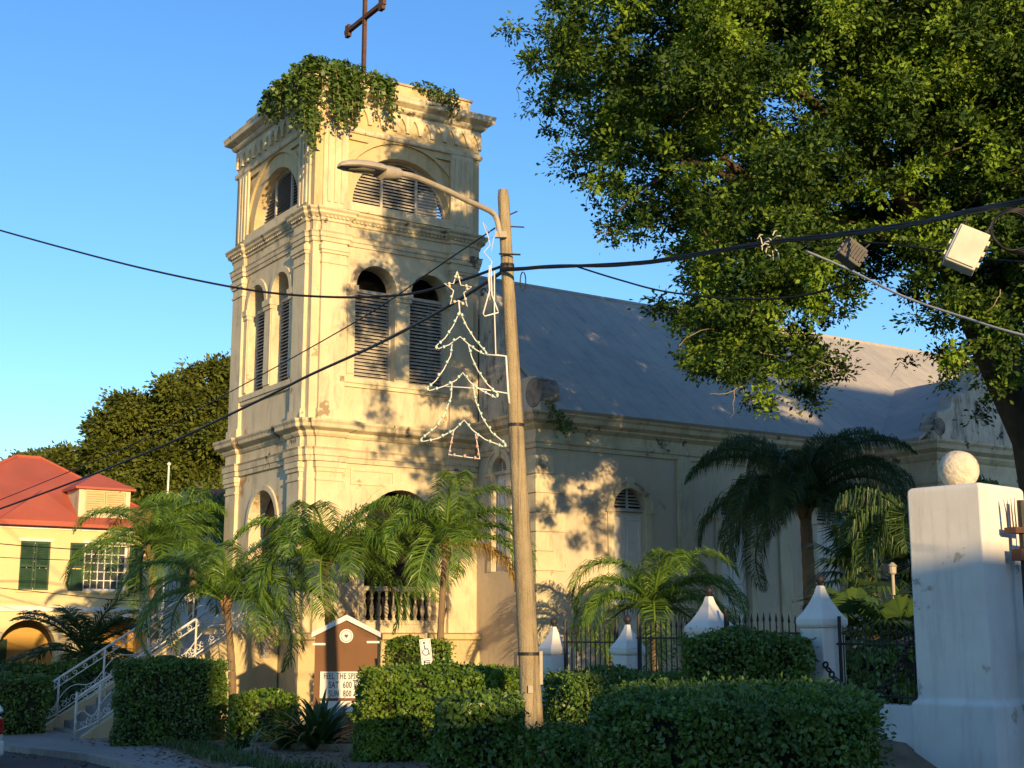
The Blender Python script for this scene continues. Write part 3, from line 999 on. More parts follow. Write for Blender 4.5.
slope = 2.42 / (SA1 - SA0)
for b0 in (SB0 + .12, SB1 - .12):
    rail = MB()
    fill = MB()
    pl = lambda s, z: Vector((s, b0, z))
    base = lambda s: .18 + (s - SA0 + .25) * (2.44 / (SA1 - SA0 + .25)) if s < SA1 else 2.62
    H = 0.95
    A = SA0 - .45
    top_pts = [pl(A, base(SA0 - .2) + H - .18)] + [pl(s, base(s) + H) for s in np.linspace(SA0, SA1, 8)] + [pl(-.1, 2.62 + H)]
    rail.tube(top_pts, 0.032, 6)
    low_pts = [pl(A + .02, base(SA0 - .2) + .06)] + [pl(s, base(s) + .10) for s in np.linspace(SA0, SA1, 8)] + [pl(-.1, 2.72)]
    rail.tube(low_pts, 0.022, 5)
    mid = [pl(s, base(s) + H - .20) for s in np.linspace(SA0 - .2, SA1, 8)] + [pl(-.1, 2.62 + H - .2)]
    rail.tube(mid, 0.016, 5)
    r0 = rail.build('handrail', M['iron_white'], stairs, smooth=True)
    posts = [SA0 - .42, SA0 + .1, SA0 + 1.2, SA0 + 2.3, SA1 - .02, -.12]
    for s in posts:
        p = MB()
        zb = max(base(max(s, SA0 - .25)) - .02, .12)
        p.tube([pl(s, zb), pl(s, base(max(s, SA0 - .25)) + H)], 0.028, 6)
        p.build('rail_post', M['iron_white'], r0, smooth=True)
    s = SA0 - .22
    while s < -.25:
        z = base(s)
        fill.tube(curl((s, z + H - .10), .075, 1.2, 1, pl, 12, rnd.random() * 6), 0.011, 4)
        fill.tube(curl((s, z + .22), .085, 1.2, -1, pl, 12, rnd.random() * 6), 0.011, 4)
        fill.tube(curl((s + .11, z + .30), .075, 1.1, 1, pl, 12, 2.0), 0.011, 4)
        s += 0.235
    for i in range(len(posts) - 1):
        s0, s1 = posts[i], posts[i + 1]
        pts = [pl(s0 + (s1 - s0) * t, base(max(s0 + (s1 - s0) * t, SA0 - .25)) + .42 + .13 * math.sin(t * math.pi * 2)) for t in np.linspace(0, 1, 12)]
        fill.tube(pts, 0.013, 4)
    fill.build('scrollwork', M['iron_white'], r0)


# ------------------------------------------------------------------ yellow house on the left
HB = 19.5
house = thing('yellow_house', 'two storey yellow house with red hipped roof, green shutters and arched ground floor', 'house', W(0, HB, 0), AZ)
HX0, HX1, HD = -6.2, 3.4, 9.0
Fh = lambda y=0.0: (lambda s, z, d: Vector((s, y + d, z)))
ARC = [-4.35, -1.42, 2.0]
WINX = [(-4.2, 1.04, 1), (-1.34, 1.04, 1), (1.21, 1.62, 0)]
mb = MB()
mb.panel(rect(HX0, HX1, 0, 6.3), [arch(c, 1.95, 0.06, 1.95) for c in ARC] + [rect(c - w / 2, c + w / 2, 3.97, 5.68) for c, w, k in WINX], Fh(), 0.4)
mb.box(HX0, HX0 + .4, .401, HD, 0, 6.3)
mb.box(HX1 - .4, HX1, .401, HD, 0, 6.3)
mb.box(HX0 + .401, HX1 - .401, HD - .4, HD, 0, 6.3)
mb.build('house_wall', M['yellow'], house)
mb = MB()
mb.box(HX0 + .42, HX1 - .42, 1.9, 2.1, 0, 3.2)
mb.build('arcade_wall', M['arcade'], house)
mb = MB()
mb.panel(rect(HX0 - .03, HX1 + .03, 3.22, 3.40), [], Fh(-.07), .08)
mb.mark()
mb.panel(rect(HX0 - .03, HX1 + .03, 6.12, 6.28), [], Fh(-.05), .06)
for c in ARC:
    mb.mark()
    mb.panel([(c - .10, 2.94), (c + .10, 2.94), (c + .14, 3.21), (c - .14, 3.21)], [], Fh(-.08), .12)
    for sg in (-1, 1):
        mb.mark()
        a0, a1 = sorted((c + sg * .98, c + sg * 1.30))
        mb.panel(rect(a0, a1, 1.80, 1.94), [], Fh(-.05), .06)
mb.parts('white_band', M['white'], house)
for c in ARC:
    m = MB()
    m.panel(rect(c - .95, c - .25, 0.06, 2.25), [], Fh(1.84), .05)
    m.build('arcade_door', M['green'], house)
for c, w, closed in WINX:
    h = w / 2
    for sg in (-1, 1):
        sh = MB()
        if closed: a0, a1, y = *sorted((c + sg * h, c + sg * .015)), .06
        else: a0, a1, y = *sorted((c + sg * (h + .02), c + sg * (h + .53))), -.06
        sh.panel(rect(a0, a1, 3.97, 5.68), [rect(a0 + .06, a1 - .06, 4.05, 4.78), rect(a0 + .06, a1 - .06, 4.86, 5.60)], Fh(y), .045)
        z = 4.06
        while z < 5.58:
            if not 4.74 < z < 4.84:
                vs = [Vector((x, y + yy, zz)) for x, yy, zz in ((a0 + .05, .005, z), (a1 - .05, .005, z), (a1 - .05, .04, z + .05), (a0 + .05, .04, z + .05))]
                sh.add(vs + [v + Vector((0, .004, .008)) for v in vs], [(0, 1, 2, 3), (7, 6, 5, 4), (0, 4, 5, 1), (1, 5, 6, 2), (2, 6, 7, 3), (3, 7, 4, 0)])
            z += .062
        sh.build('window_shutter', M['green'], house)
    fr = MB()
    pw = (w - .14) / (6 if w > 1.2 else 4)
    fr.panel(rect(c - h, c + h, 3.97, 5.68), [rect(c - h + .07 + k * pw + .015, c - h + .07 + (k + 1) * pw - .015, 4.04 + q * .315 + .015, 4.04 + (q + 1) * .315 - .015) for k in range(6 if w > 1.2 else 4) for q in range(5)], Fh(.20), .05)
    f = fr.build('window_frame', M['white'], house)
    gl = MB()
    gl.panel(rect(c - h + .02, c + h - .02, 4.0, 5.66), [], Fh(.26), .02)
    gl.build('pane', M['glass'], f)
    sl = MB()
    sl.panel(rect(c - h - .08, c + h + .08, 3.88, 3.965), [], Fh(-.06), .1)
    sl.build('sill', M['yellow'], f)
    sl = MB()
    sl.panel(rect(c - h - .08, c + h + .08, 5.69, 5.78), [], Fh(-.03), .05)
    sl.build('lintel_band', M['white'], f)


def hip(mb, x0, x1, y0, y1, z0, ridge, zr, th=.08):
    """hip roof with a ridge between two points"""
    (rx0, ry0), (rx1, ry1) = ridge
    c = [Vector((x0, y0, z0)), Vector((x1, y0, z0)), Vector((x1, y1, z0)), Vector((x0, y1, z0))]
    a, b = Vector((rx0, ry0, zr)), Vector((rx1, ry1, zr))
    dn = Vector((0, 0, -th))
    vs = c + [a, b] + [p + dn for p in c]
    if abs(ry1 - ry0) > abs(rx1 - rx0):
        fs = [(0, 1, 4), (1, 2, 5, 4), (2, 3, 5), (3, 0, 4, 5)]
    else:
        fs = [(0, 1, 5, 4), (1, 2, 5), (2, 3, 4, 5), (3, 0, 4)]
    fs += [(0, 6, 7, 1), (1, 7, 8, 2), (2, 8, 9, 3), (3, 9, 6, 0), (6, 9, 8, 7)]
    mb.add(vs, fs)
    return c, a, b


mb = MB()
c, a, b = hip(mb, HX0 - .35, HX1 + .35, -.35, HD + .3, 6.34, ((-1.2, 4.3), (-0.3, 4.3)), 9.2)
rf = mb.build('red_roof', M['red_roof'], house)
mb = MB()
for p, q in ((c[0], a), (c[1], b), (c[2], b), (c[3], a), (a, b)):
    mb.tube([p + Vector((0, 0, .02)), q + Vector((0, 0, .02))], .07, 6)
mb.build('ridge_cap', M['red_roof'], rf)
mb = MB()
cw, aw, bw = hip(mb, -2.75, 0.2, -.42, 3.4, 6.40, ((-0.95, 1.0), (-0.95, 3.2)), 7.62)
mb.build('front_roof_wing', M['red_roof'], rf)
mb = MB()
mb.box(HX0 - .36, HX1 + .36, -.44, -.36, 6.22, 6.34)
mb.build('gutter', M['red_roof'], rf)
# dormer
mb = MB()
mb.panel(rect(.12, 2.02, 6.5, 7.75), [rect(.36, 1.84, 6.82, 7.60)], Fh(.15), .08)
mb.box(.12, .20, .232, 3.0, 6.5, 7.75)
mb.box(1.94, 2.02, .232, 3.0, 6.5, 7.75)
dm = mb.build('dormer_wall', M['cream'], house)
mb = MB()
for a0, a1 in ((.37, 1.09), (1.11, 1.83)):
    mb.mark()
    mb.panel(rect(a0, a1, 6.83, 7.59), [rect(a0 + .05, a1 - .05, 6.88, 7.54)], Fh(.17), .05)
    z = 6.90
    while z < 7.52:
        vs = [Vector((x, yy, zz)) for x, yy, zz in ((a0 + .04, .175, z), (a1 - .04, .175, z), (a1 - .04, .215, z + .07), (a0 + .04, .215, z + .07))]
        mb.add(vs + [v + Vector((0, .004, .008)) for v in vs], [(0, 1, 2, 3), (7, 6, 5, 4), (0, 4, 5, 1), (1, 5, 6, 2), (2, 6, 7, 3), (3, 7, 4, 0)])
        z += .085
mb.parts('dormer_louvre', mat('buff_louvre', (0.60, 0.47, 0.25), (0.52, 0.40, 0.2), 3, 0.8), dm)
mb = MB()
hip(mb, -.05, 2.18, .0, 4.0, 7.75, ((1.06, 1.1), (1.06, 3.2)), 8.38)
mb.build('dormer_roof', M['red_roof'], dm)
mb = MB()
mb.box(HX0 - .3, HX0 + .5, -.35, .5, 0.0, 5.9)
mb.box(HX0 - .4, HX0 + .6, -.45, .55, 5.9, 6.08)
mb.build('corner_pier', M['brick'], house)

# small red-roofed building peeping out behind the tower
back = thing('red_roofed_building', 'red roof and grey wall just showing between the tower and the dark tree', 'building', W(5.4, 26, 0), AZ)
mb = MB()
mb.box(0, 8, 0, 6, 0, 7.2)
mb.build('building_wall', M['whitewash'], back)
mb = MB()
hip(mb, -.4, 8.4, -.4, 6.4, 7.2, ((2.5, 3), (5.5, 3)), 9.0)
mb.build('red_roof', M['red_roof'], back)
mb = MB()
for x in (1.0, 3.4, 5.8):
    mb.mark()
    mb.box(x, x + 1.1, -.04, .02, 4.2, 6.2)
mb.parts('window', M['glass'], back)
fp = thing('flag_pole', 'thin pale bare pole standing behind the bushy palm left of the tower', 'pole', W(0.6, 11.5, 0))
mb = MB()
mb.tube([(0, 0, 0), (0, 0, 4), (0, 0, 7.7)], [.05, .045, .03], 8)
mb.build('pole_shaft', M['white'], fp)
mb = MB()
mb.lathe([(.02, 7.7), (.06, 7.73), (.06, 7.78), (.01, 7.82)], n=8)
mb.build('pole_cap', M['white'], fp)

# unseen houses added behind the viewer, heights shaped to cast the foreground shade
for nm, lab, a0, a1, b0, b1, h in (('shade_house', 'added whitewashed shade house furthest left of the unseen row behind the viewer', -40, -16.5, -64, -55, 11.4),
                                   ('shade_house', 'added narrow whitewashed shade house second from the left, unseen behind the viewer', -16.4, -14.9, -57, -55, 8.0),
                                   ('shade_house', 'added lowest whitewashed shade house in the unseen row behind the viewer', -14.8, -11.9, -64, -55, 5.5),
                                   ('shade_house', 'added long whitewashed shade house in the middle of the unseen row behind the viewer', -11.8, -3.7, -64, -55, 6.75),
                                   ('shade_house', 'added tall whitewashed shade house second from the right, unseen behind the viewer', -3.6, 4.0, -64, -55, 14.6),
                                   ('shade_house', 'added tallest whitewashed shade house at the right end of the unseen row behind the viewer', 4.1, 30, -64, -55, 16.6)):
    t = thing(nm, lab, 'house', W((a0 + a1) / 2, (b0 + b1) / 2, 0.9), AZ, 'added shade houses unseen behind the viewer')
    hx, hy = (a1 - a0) / 2, (b1 - b0) / 2
    mb = MB()
    holes = []
    z = 1.0
    while z + 1.8 < h - .3:
        x = -hx + 1.2
        while x + 1.1 < hx:
            holes.append(rect(x, x + 1.0, z, z + 1.6))
            x += 2.4
        z += 3.2
    mb.panel(rect(-hx, hx, 0, h), holes, lambda s, z, d: Vector((s, hy - d, z)), .3)
    mb.box(-hx, hx, -hy, hy - .301, 0, h)
    mb.build('house_wall', M['whitewash'], t)
    mb = MB()
    mb.box(-hx - .02, hx + .02, -hy - .2, hy + .2, h + .002, h + .12)
    mb.build('flat_roof', M['roof'], t)

# ------------------------------------------------------------------ gate pillar, fence pillars, railings
QP = at(979, 482, 14.0)
qa, qb = ab(QP)
QG = ground_z(0, qb) + .2
gate = thing('gate_pillar', 'big whitewashed square gate pillar with a pitted stone ball on top', 'gate pillar', W(qa, qb, QG - .7), AZ + R(8))
QH = QP.z - QG + .7
mb = MB()
PW, PD = 0.92, 0.86
pts = [(0, 0), (PW, 0), (PW, PD), (0, PD)]
mb.sweep(pts, [(-.2, 0), (.05, 0), (.05, 1.36), (0.0, 1.40), (0.0, QH - .06), (-.004, QH - .02), (-.03, QH)])
mb.add([(.03, .03, QH), (PW - .03, .03, QH), (PW - .03, PD - .03, QH), (.03, PD - .03, QH)], [(0, 1, 2, 3)])
mb.build('pillar_shaft', M['whitewash'], gate, bevel=0.02)
bm = bmesh.new()
bmesh.ops.create_icosphere(bm, subdivisions=5, radius=.215)
for v in bm.verts:
    p = v.co * 9
    v.co *= 1 + .02 * math.sin(p.x * 2.1 + 1.3 * p.z) * math.sin(p.y * 1.7) - .035 * max(0, math.sin(p.z * 4.2 + p.x * 1.3) - .75) * 2
me = bpy.data.meshes.new('stone_ball')
bm.to_mesh(me)
bm.free()
me.shade_smooth()
ball = link('stone_ball', me, M['stone'], gate)
ball.location = (PW * .42, PD * .52, QH + .195)
# iron gate swung open against the pillar
ig = thing('iron_gate', 'tall iron gate leaf with spear points beside the big white pillar', 'gate', W(qa + .52, qb - .10, QG), AZ)
mb = MB()
mb.tube([(0, 0, .1), (0, 0, 2.75)], .035, 8)
mb.tube([(1.7, 0, .1), (1.7, 0, 2.4)], .03, 8)
for z in (.25, 1.2, 2.1, 2.3):
    mb.tube([(0, 0, z), (1.7, 0, z)], .02, 6)
mb.build('gate_frame', M['iron'], ig)
mb = MB()
for i in range(1, 14):
    x = i * .12
    mb.tube([(x, 0, .12), (x, 0, 2.42), (x, 0, 2.55)], [.011, .011, .002], 5)
mb.build('gate_bars', M['iron'], ig)
mb = MB()
for dy in (-.05, -.015, .02, .055):
    mb.tube([(-.16, dy, 2.45), (-.17, dy, 2.62), (-.18, dy * 1.3, 2.76)], [.008, .007, .002], 5)
mb.box(-.2, .1, -.07, .07, 2.40, 2.46)
mb.box(-.12, .06, -.06, .06, 2.12, 2.24)
mb.build('hinge_bracket', M['rust'], ig)

FP = [(822, 628, 15.9, .42, .62), (710, 635, 17.5, .46, .62), (628, 655, 18.9, .36, .5), (554, 655, 20.3, .35, .5)]
FPL = ['white fence pillar with pyramid cap at the right end of the square clipped hedge',
       'white fence pillar showing only its pyramid cap above the square clipped hedge',
       'small white fence pillar with pyramid cap behind the rounded dark hedge, right of its neighbour',
       'small white fence pillar with pyramid cap right beside the timber utility pole']
fence_pts = []
for (u, y, d, w, ch), lab in zip(FP, FPL):
    p = at(u, y, d)
    a, b = ab(p)
    g = ground_z(0, b) + .1
    t = thing('fence_pillar', lab, 'fence pillar', W(a, b, g), AZ, 'white fence pillars with pyramid caps')
    h = p.z - g
    s = w / 2 * .86
    mb = MB()
    mb.box(-s, s, -s, s, 0, h)
    mb.build('pillar_shaft', M['whitewash'], t, bevel=.015)
    mb = MB()
    k = w / 2 * math.sqrt(2)
    ch2 = ch * .62
    mb.lathe([(k * .9, h + .001), (k * .98, h + .03), (k, h + .05), (k, h + .10), (k * .72, h + .10 + ch2 * .22), (k * .46, h + .10 + ch2 * .5), (k * .26, h + .10 + ch2 * .78), (k * .16, h + .10 + ch2)], n=4, sq=True)
    mb.build('pyramid_cap', M['white'], t, bevel=.008)
    mb = MB()
    z0 = h + .10 + ch2
    mb.lathe([(.02, z0), (.028, z0 + .02), (.05, z0 + .05), (.054, z0 + .08), (.04, z0 + .11), (.012, z0 + .13)], n=12)
    mb.build('finial_ball', M['iron'], t, smooth=True)
    fence_pts.append((a, b, g, h, w))
allp = [(qa + PW / 2, qb + PD, QG, QH - .7, PD)] + fence_pts
labs = ['black iron railing on the low white wall beside the big pillar',
        'black iron railing behind the square clipped hedge',
        'black iron railing behind the young palm between two fence pillars',
        'black iron railing between the two small pillars near the utility pole']
for i in range(4):
    (a0, b0, g0, h0, w0), (a1, b1, g1, h1, w1) = allp[i], allp[i + 1]
    s = MB()
    A = Vector((a0, b0 + (0.0 if i == 0 else w0 / 2), 0))
    B = Vector((a1, b1 - w1 / 2, 0))
    if i == 0: A.x = B.x = a1
    z0 = max(g0, g1)
    wl = thing('low_wall', 'low white plinth wall ' + ('beside the big gate pillar', 'behind the square clipped hedge', 'behind the young palm', 'near the utility pole')[i], 'wall', W(A.x, A.y, 0), AZ)
    L = (B - A).length
    wt = (1.66, 1.48, 1.42, 1.36)[i]
    s.box(-.14, .14, 0.002, L - .002, g1 - .1, wt)
    s.build('wall_body', M['whitewash'], wl, bevel=.012)
    t = thing('iron_railing', labs[i], 'railing', W(A.x, A.y, wt), AZ)
    ph = (.80, 1.1, 1.1, 1.1)[i]
    fr = MB()
    for z in (.08, ph - .16):
        fr.tube([(0, .01, z), (0, L - .01, z)], .014, 5)
    fr.tube([(0, .06, 0), (0, .06, ph + .15)], .022, 6)
    fr.tube([(0, L - .06, 0), (0, L - .06, ph + .15)], .022, 6)
    fr.build('rail', M['iron'], t)
    bars = MB()
    n = int(L / .105)
    for k in range(1, n):
        y = L * k / n
        hh = ph + .06 * math.sin(k * math.pi / n)
        bars.tube([(0, y, 0), (0, y, hh - .08)], .009, 5)
        bars.tube([(0, y, hh - .08), (0, y, hh - .06), (0, y, hh + .03)], [.009, .018, .002], 5)
    bars.build('picket', M['iron'], t)['kind'] = 'stuff'
for i, lab in ((0, 'heavy black chain drooping from the right-hand fence pillar towards the big pillar'), (3, 'heavy black chain hanging off the pillar beside the utility pole')):
    if i == 0:
        p0 = W(*fence_pts[0][:2], fence_pts[0][2] + fence_pts[0][3] - .38) - DL * .20 - DR * .2
        p1 = W(qa - .06, qb + PD + .02, QG + 1.45)
        sag = .55
    else:
        p1 = W(*fence_pts[3][:2], fence_pts[3][2] + fence_pts[3][3] - .30) - DL * .18 - DR * .17
        p0 = W(*fence_pts[2][:2], fence_pts[2][2] + fence_pts[2][3] - .30) + DL * .18 - DR * .17
        sag = .55
    mb = MB()
    n = 30 if i == 0 else 24
    for k in range(n):
        t = (k + .5) / n
        p = p0.lerp(p1, t) - Vector((0, 0, sag * 4 * t * (1 - t)))
        t2 = t + .5 / n
        q = p0.lerp(p1, t2) - Vector((0, 0, sag * 4 * t2 * (1 - t2)))
        d = (q - p).normalized()
        sd = d.cross(Vector((0, 0, 1))).normalized() if k % 2 else d.cross(d.cross(Vector((0, 0, 1)))).normalized()
        ln = (p1 - p0).length / n * .72
        ring_pts = [p + d * math.cos(a) * ln + sd * math.sin(a) * .034 for a in np.linspace(0, 2 * math.pi, 9)]
        mb.tube(ring_pts, .013, 5, caps=False)
    tag(mb.build('hanging_chain', M['iron'], smooth=True), lab, 'chain')

# garden light and white box behind the fence
gl = thing('garden_light', 'slim white garden light post among the dark fan palms', 'garden light', at(896, 640, 22) * 1)
gl.location.z = 1.2
mb = MB()
mb.tube([(0, 0, 0), (0, 0, 2.15)], .028, 8)
mb.build('light_post', M['galv'], gl)
mb = MB()
mb.lathe([(.03, 2.15), (.06, 2.18), (.065, 2.28), (.085, 2.29), (.02, 2.35)], n=10)
mb.build('light_head', M['galv'], gl)

# ------------------------------------------------------------------ church sign
sp = at(345, 700, 26.0)
sa, sb = ab(sp)
SG = 0.42
sign = thing('church_sign', 'brown gabled church notice board with white trim and letter panel FEEL THE SPIRIT', 'sign', (sp.x, sp.y, SG), R(3))
z = lambda y: at(345, y, 26.0).z - SG
hw = 0.585
zt, ze = z(618), z(634)
mb = MB()
mb.panel([(-hw, 0), (hw, 0), (hw, ze), (0, zt), (-hw, ze)], [], lambda s, zz, d: Vector((s, d, zz)), .16)
mb.build('sign_board', M['sign'], sign)
mb = MB()
ov = .06
mb.panel([(-hw - ov, ze - .06), (-hw - ov, ze + .03), (0, zt + .06), (hw + ov, ze + .03), (hw + ov, ze - .06), (0, zt - .04)], [], lambda s, zz, d: Vector((s, d - .07, zz)), .28)
mb.panel(rect(-hw - .04, -hw + .20, z(645.2), z(643)), [], lambda s, zz, d: Vector((s, d - .05, zz)), .045)
mb.panel(rect(hw - .20, hw + .04, z(643.2), z(641)), [], lambda s, zz, d: Vector((s, d - .05, zz)), .045)
mb.build('white_trim', M['white'], sign)
mb = MB()
cz = z(636)
circ = lambda r, n=28: [(r * math.cos(a), cz + r * math.sin(a)) for a in np.linspace(0, 2 * math.pi, n + 1)[:-1]]
mb.panel(circ(.128), [circ(.105)], lambda s, zz, d: Vector((s, d - .03, zz)), .028)
mb.panel(circ(.095), [], lambda s, zz, d: Vector((s, d - .022, zz)), .02)
em = mb.build('round_emblem', M['white'], sign)
mb = MB()
hp = []
for a in np.linspace(0, 2 * math.pi, 25)[:-1]:
    hp.append((16 * math.sin(a) ** 3 * .0022, cz + (13 * math.cos(a) - 5 * math.cos(2 * a) - 2 * math.cos(3 * a) - math.cos(4 * a)) * .0026))
mb.panel(hp, [], lambda s, zz, d: Vector((s, d - .03, zz)), .007)
mb.build('heart_mark', M['sign'], em)
px = 26.0 / 1379
lx0, lx1 = (320 - 345) * px, (367.5 - 345) * px
lz0, lz1 = z(698), z(671.5)
mb = MB()
mb.panel(rect(lx0, lx1, lz0, lz1), [rect(lx0 + .03, lx1 - .03, lz0 + .03, lz1 - .03)], lambda s, zz, d: Vector((s, d - .045, zz)), .044)
mb.panel(rect(lx0 + .029, lx1 - .029, lz0 + .029, lz1 - .029), [], lambda s, zz, d: Vector((s, d - .02, zz)), .018)
for k in (1, 2):
    zz = lz0 + (lz1 - lz0) * k / 3
    mb.panel(rect(lx0 + .03, lx1 - .03, zz - .004, zz + .004), [], lambda s, q, d: Vector((s, d - .028, q)), .007)
lb = mb.build('letter_panel', M['letterboard'], sign)
mb = MB()
mb.panel(rect(lx0, lx1, z(712), z(701)), [], lambda s, zz, d: Vector((s, d - .03, zz)), .03)
mb.build('lower_panel', M['white'], sign)


def text_mesh(txt, size, name, m, parent, loc, rot=(R(90), 0, 0), sx=1.0, space=1.0, ext=.002):
    cu = bpy.data.curves.new(name, 'FONT')
    cu.body = txt
    cu.size = size
    cu.align_x = 'CENTER'
    cu.align_y = 'CENTER'
    cu.extrude = ext
    cu.offset = size * .012
    cu.space_character = space
    tmp = bpy.data.objects.new('tmp', cu)
    COL.objects.link(tmp)
    bpy.context.view_layer.update()
    me = bpy.data.meshes.new_from_object(tmp.evaluated_get(bpy.context.evaluated_depsgraph_get()))
    bpy.data.objects.remove(tmp)
    me.materials.clear()
    o = link(name, me, m, parent)
    o.location = loc
    o.rotation_euler = rot
    wd = max(v.co.x for v in me.vertices) - min(v.co.x for v in me.vertices)
    o.scale = (sx / wd, 1, 1)
    return o


lc = (lx0 + lx1) / 2
row = (lz1 - lz0) / 3
for k, (t, dx, w) in enumerate((('FEEL THE SPIRIT.', 0, .76), ('SAT  600 PM', .02, .60), ('SUN  800 AM', .02, .60))):
    text_mesh(t, .165, 'lettering', M['letter'], lb, (lc + dx, -.024, lz1 - row * (k + .54)), sx=w, space=1.12)

# parking sign: wheelchair symbol on a white plate
hp_ = at(426, 652, 23.5)
hs = thing('parking_sign', 'small tilted white sign with a wheelchair symbol above the long clipped hedge', 'sign', (hp_.x, hp_.y, .55), R(12))
hz = hp_.z - .55
mb = MB()
mb.tube([(0.03, .02, 0), (.0, .02, hz + .32)], .022, 6)
mb.build('sign_post', M['galv'], hs)
Mt = lambda s, zz, d: Vector((s * math.cos(.12) - zz * math.sin(-.12) * -1, d, hz + zz * math.cos(.12) + s * math.sin(-.12) * -1))
mb = MB()
mb.panel(rect(-.095, .095, -.22, .22), [], lambda s, zz, d: Mt(s, zz, d - .01), .012)
pl_ = mb.build('sign_plate', M['white'], hs)
mb = MB()
mb.panel(rect(-.08, .08, -.11, .20), [rect(-.074, .074, -.104, .194)], lambda s, zz, d: Mt(s, zz, d - .014), .003)
pts = lambda c, r, a0, a1, n=14: [(c[0] + r * math.cos(a), c[1] + r * math.sin(a)) for a in np.linspace(a0, a1, n)]
mb.panel(pts((-.005, .0), .062, R(130), R(380)) + pts((-.005, .0), .045, R(380), R(130)), [], lambda s, zz, d: Mt(s, zz, d - .014), .003)
mb.panel(pts((-.02, .155), .022, 0, R(345)), [], lambda s, zz, d: Mt(s, zz, d - .014), .003)
mb.panel([(-.03, .125), (-.01, .125), (-.005, .06), (.04, .06), (.062, -.05), (.042, -.05), (.028, .04), (-.026, .04)], [], lambda s, zz, d: Mt(s, zz, d - .0145), .003)
for zz0 in (-.145, -.175):
    mb.panel(rect(-.06, .06, zz0 - .008, zz0 + .008), [], lambda s, zz, d: Mt(s, zz, d - .014), .003)
mb.build('wheelchair_symbol', M['blue_sign'], pl_)

# ------------------------------------------------------------------ utility pole, street lamp, light decoration, cables
PDp = 17.0
pb = at(533, 735, PDp)
pt = at(503, 190, PDp)
pole = thing('utility_pole', 'leaning weathered timber utility pole with old cable clamps', 'utility pole', (pb.x, pb.y, pb.z - .3))
dv = pt - pb
mb = MB()
pts = [Vector((0, 0, 0))] + [dv * t + Vector((0, 0, .3)) for t in (0.0, .25, .5, .75, .985, 1.0)]
mb.tube(pts, [.142, .138, .118, .100, .085, .075, .062], 16)
po = mb.build('pole_shaft', M['pole'], pole, smooth='auto')
mb = MB()
for t, r in ((.845, .086), (.852, .086), (.14, .131), (.55, .102)):
    p = dv * t + Vector((0, 0, .3))
    mb.mark()
    mb.lathe([(r, -.02), (r + .006, -.02), (r + .006, .02), (r, .02)], p, 16)
p = dv * .87 + Vector((0, 0, .3))
mb.mark()
mb.tube([p + Vector((-.1, -.12, 0)), p + Vector((.18, -.12, -.01))], .012, 6)
p = dv * .95 + Vector((0, 0, .3))
mb.mark()
mb.tube([p + Vector((.05, 0, 0)), p + Vector((.17, -.02, .05))], .009, 6)
mb.mark()
mb.tube([p + Vector((.05, 0, -.15)), p + Vector((.26, 0, -.16))], .009, 6)
mb.parts('pole_hardware', M['iron'], pole)
mb = MB()
q = dv * .08 + Vector((0, 0, .3))
mb.box(q.x - .03, q.x + .03, q.y - .165, q.y - .14, q.z - .05, q.z + .04)
q = dv * .13 + Vector((0, 0, .3))
mb.box(q.x + .13, q.x + .17, q.y - .05, q.y + .05, q.z - .3, q.z + .1)
mb.build('metal_tag', M['galv'], pole)

lamp = thing('street_lamp', 'cream cobra head street lamp on a long curved arm fixed to the pole top', 'street lamp', at(499, 236, PDp - .13))
lp = lambda u, y, d: at(u, y, d) - lamp.location
mb = MB()
arm = [lp(500, 237, 16.87), lp(498, 224, 16.85), lp(494, 214, 16.8), lp(484, 208, 16.6), lp(468, 201, 16.3), lp(448, 191, 15.9), lp(425, 181, 15.5), lp(410, 175.5, 15.2), lp(396, 173, 15.0)]
sm = []
for i in range(len(arm) - 1):
    for t in (0, .5):
        p0, p1, p2, p3 = arm[max(i - 1, 0)], arm[i], arm[i + 1], arm[min(i + 2, len(arm) - 1)]
        sm.append(0.5 * ((2 * p1) + (p2 - p0) * t + (2 * p0 - 5 * p1 + 4 * p2 - p3) * t * t + (3 * p1 - p0 - 3 * p2 + p3) * t ** 3))
sm.append(arm[-1])
mb.tube(sm, .036, 10)
mb.build('lamp_arm', M['galv'], lamp, smooth='auto')
mb = MB()
b0 = lp(499, 234, 16.87)
mb.box(b0.x - .05, b0.x + .10, b0.y - .03, b0.y + .03, b0.z - .05, b0.z + .03)
mb.build('arm_bracket', M['galv'], lamp)
hd0, hd1 = lp(398, 174, 15.0), lp(339, 165.5, 14.35)
ax = (hd1 - hd0)
hl = ax.length
ax.normalize()
sd = ax.cross(Vector((0, 0, 1))).normalized()
up = sd.cross(ax).normalized()


def head(prof, z_lo, z_hi):
    m = MB()
    vs, fs = [], []
    n = 14
    for t, w, h1, h0 in prof:
        c = hd0 + ax * (t * hl)
        for k in range(n):
            a = 2 * math.pi * k / n
            y = math.sin(a)
            vs.append(c + sd * (w * math.cos(a)) + up * (y * h1 if y > 0 else y * h0))
    for i in range(len(prof) - 1):
        for k in range(n):
            k2 = (k + 1) % n
            fs.append((i * n + k, i * n + k2, (i + 1) * n + k2, (i + 1) * n + k))
    fs += [tuple(range(n))[::-1], tuple((len(prof) - 1) * n + k for k in range(n))]
    m.add(vs, fs)
    return m


head([(-.03, .05, .05, .05), (.0, .075, .07, .07), (.12, .085, .075, .08), (.30, .10, .08, .10), (.32, .13, .085, .03), (.55, .16, .10, .025), (.8, .15, .085, .025), (.94, .10, .055, .02), (1.0, .03, .015, .01)], 0, 0).build('lamp_head', M['galv'], lamp, smooth='auto')
head([(.40, .06, .01, .02), (.5, .11, .01, .045), (.7, .115, .01, .05), (.86, .07, .01, .03)], 0, 0).build('lamp_lens', M['lens'], lamp, smooth=True)

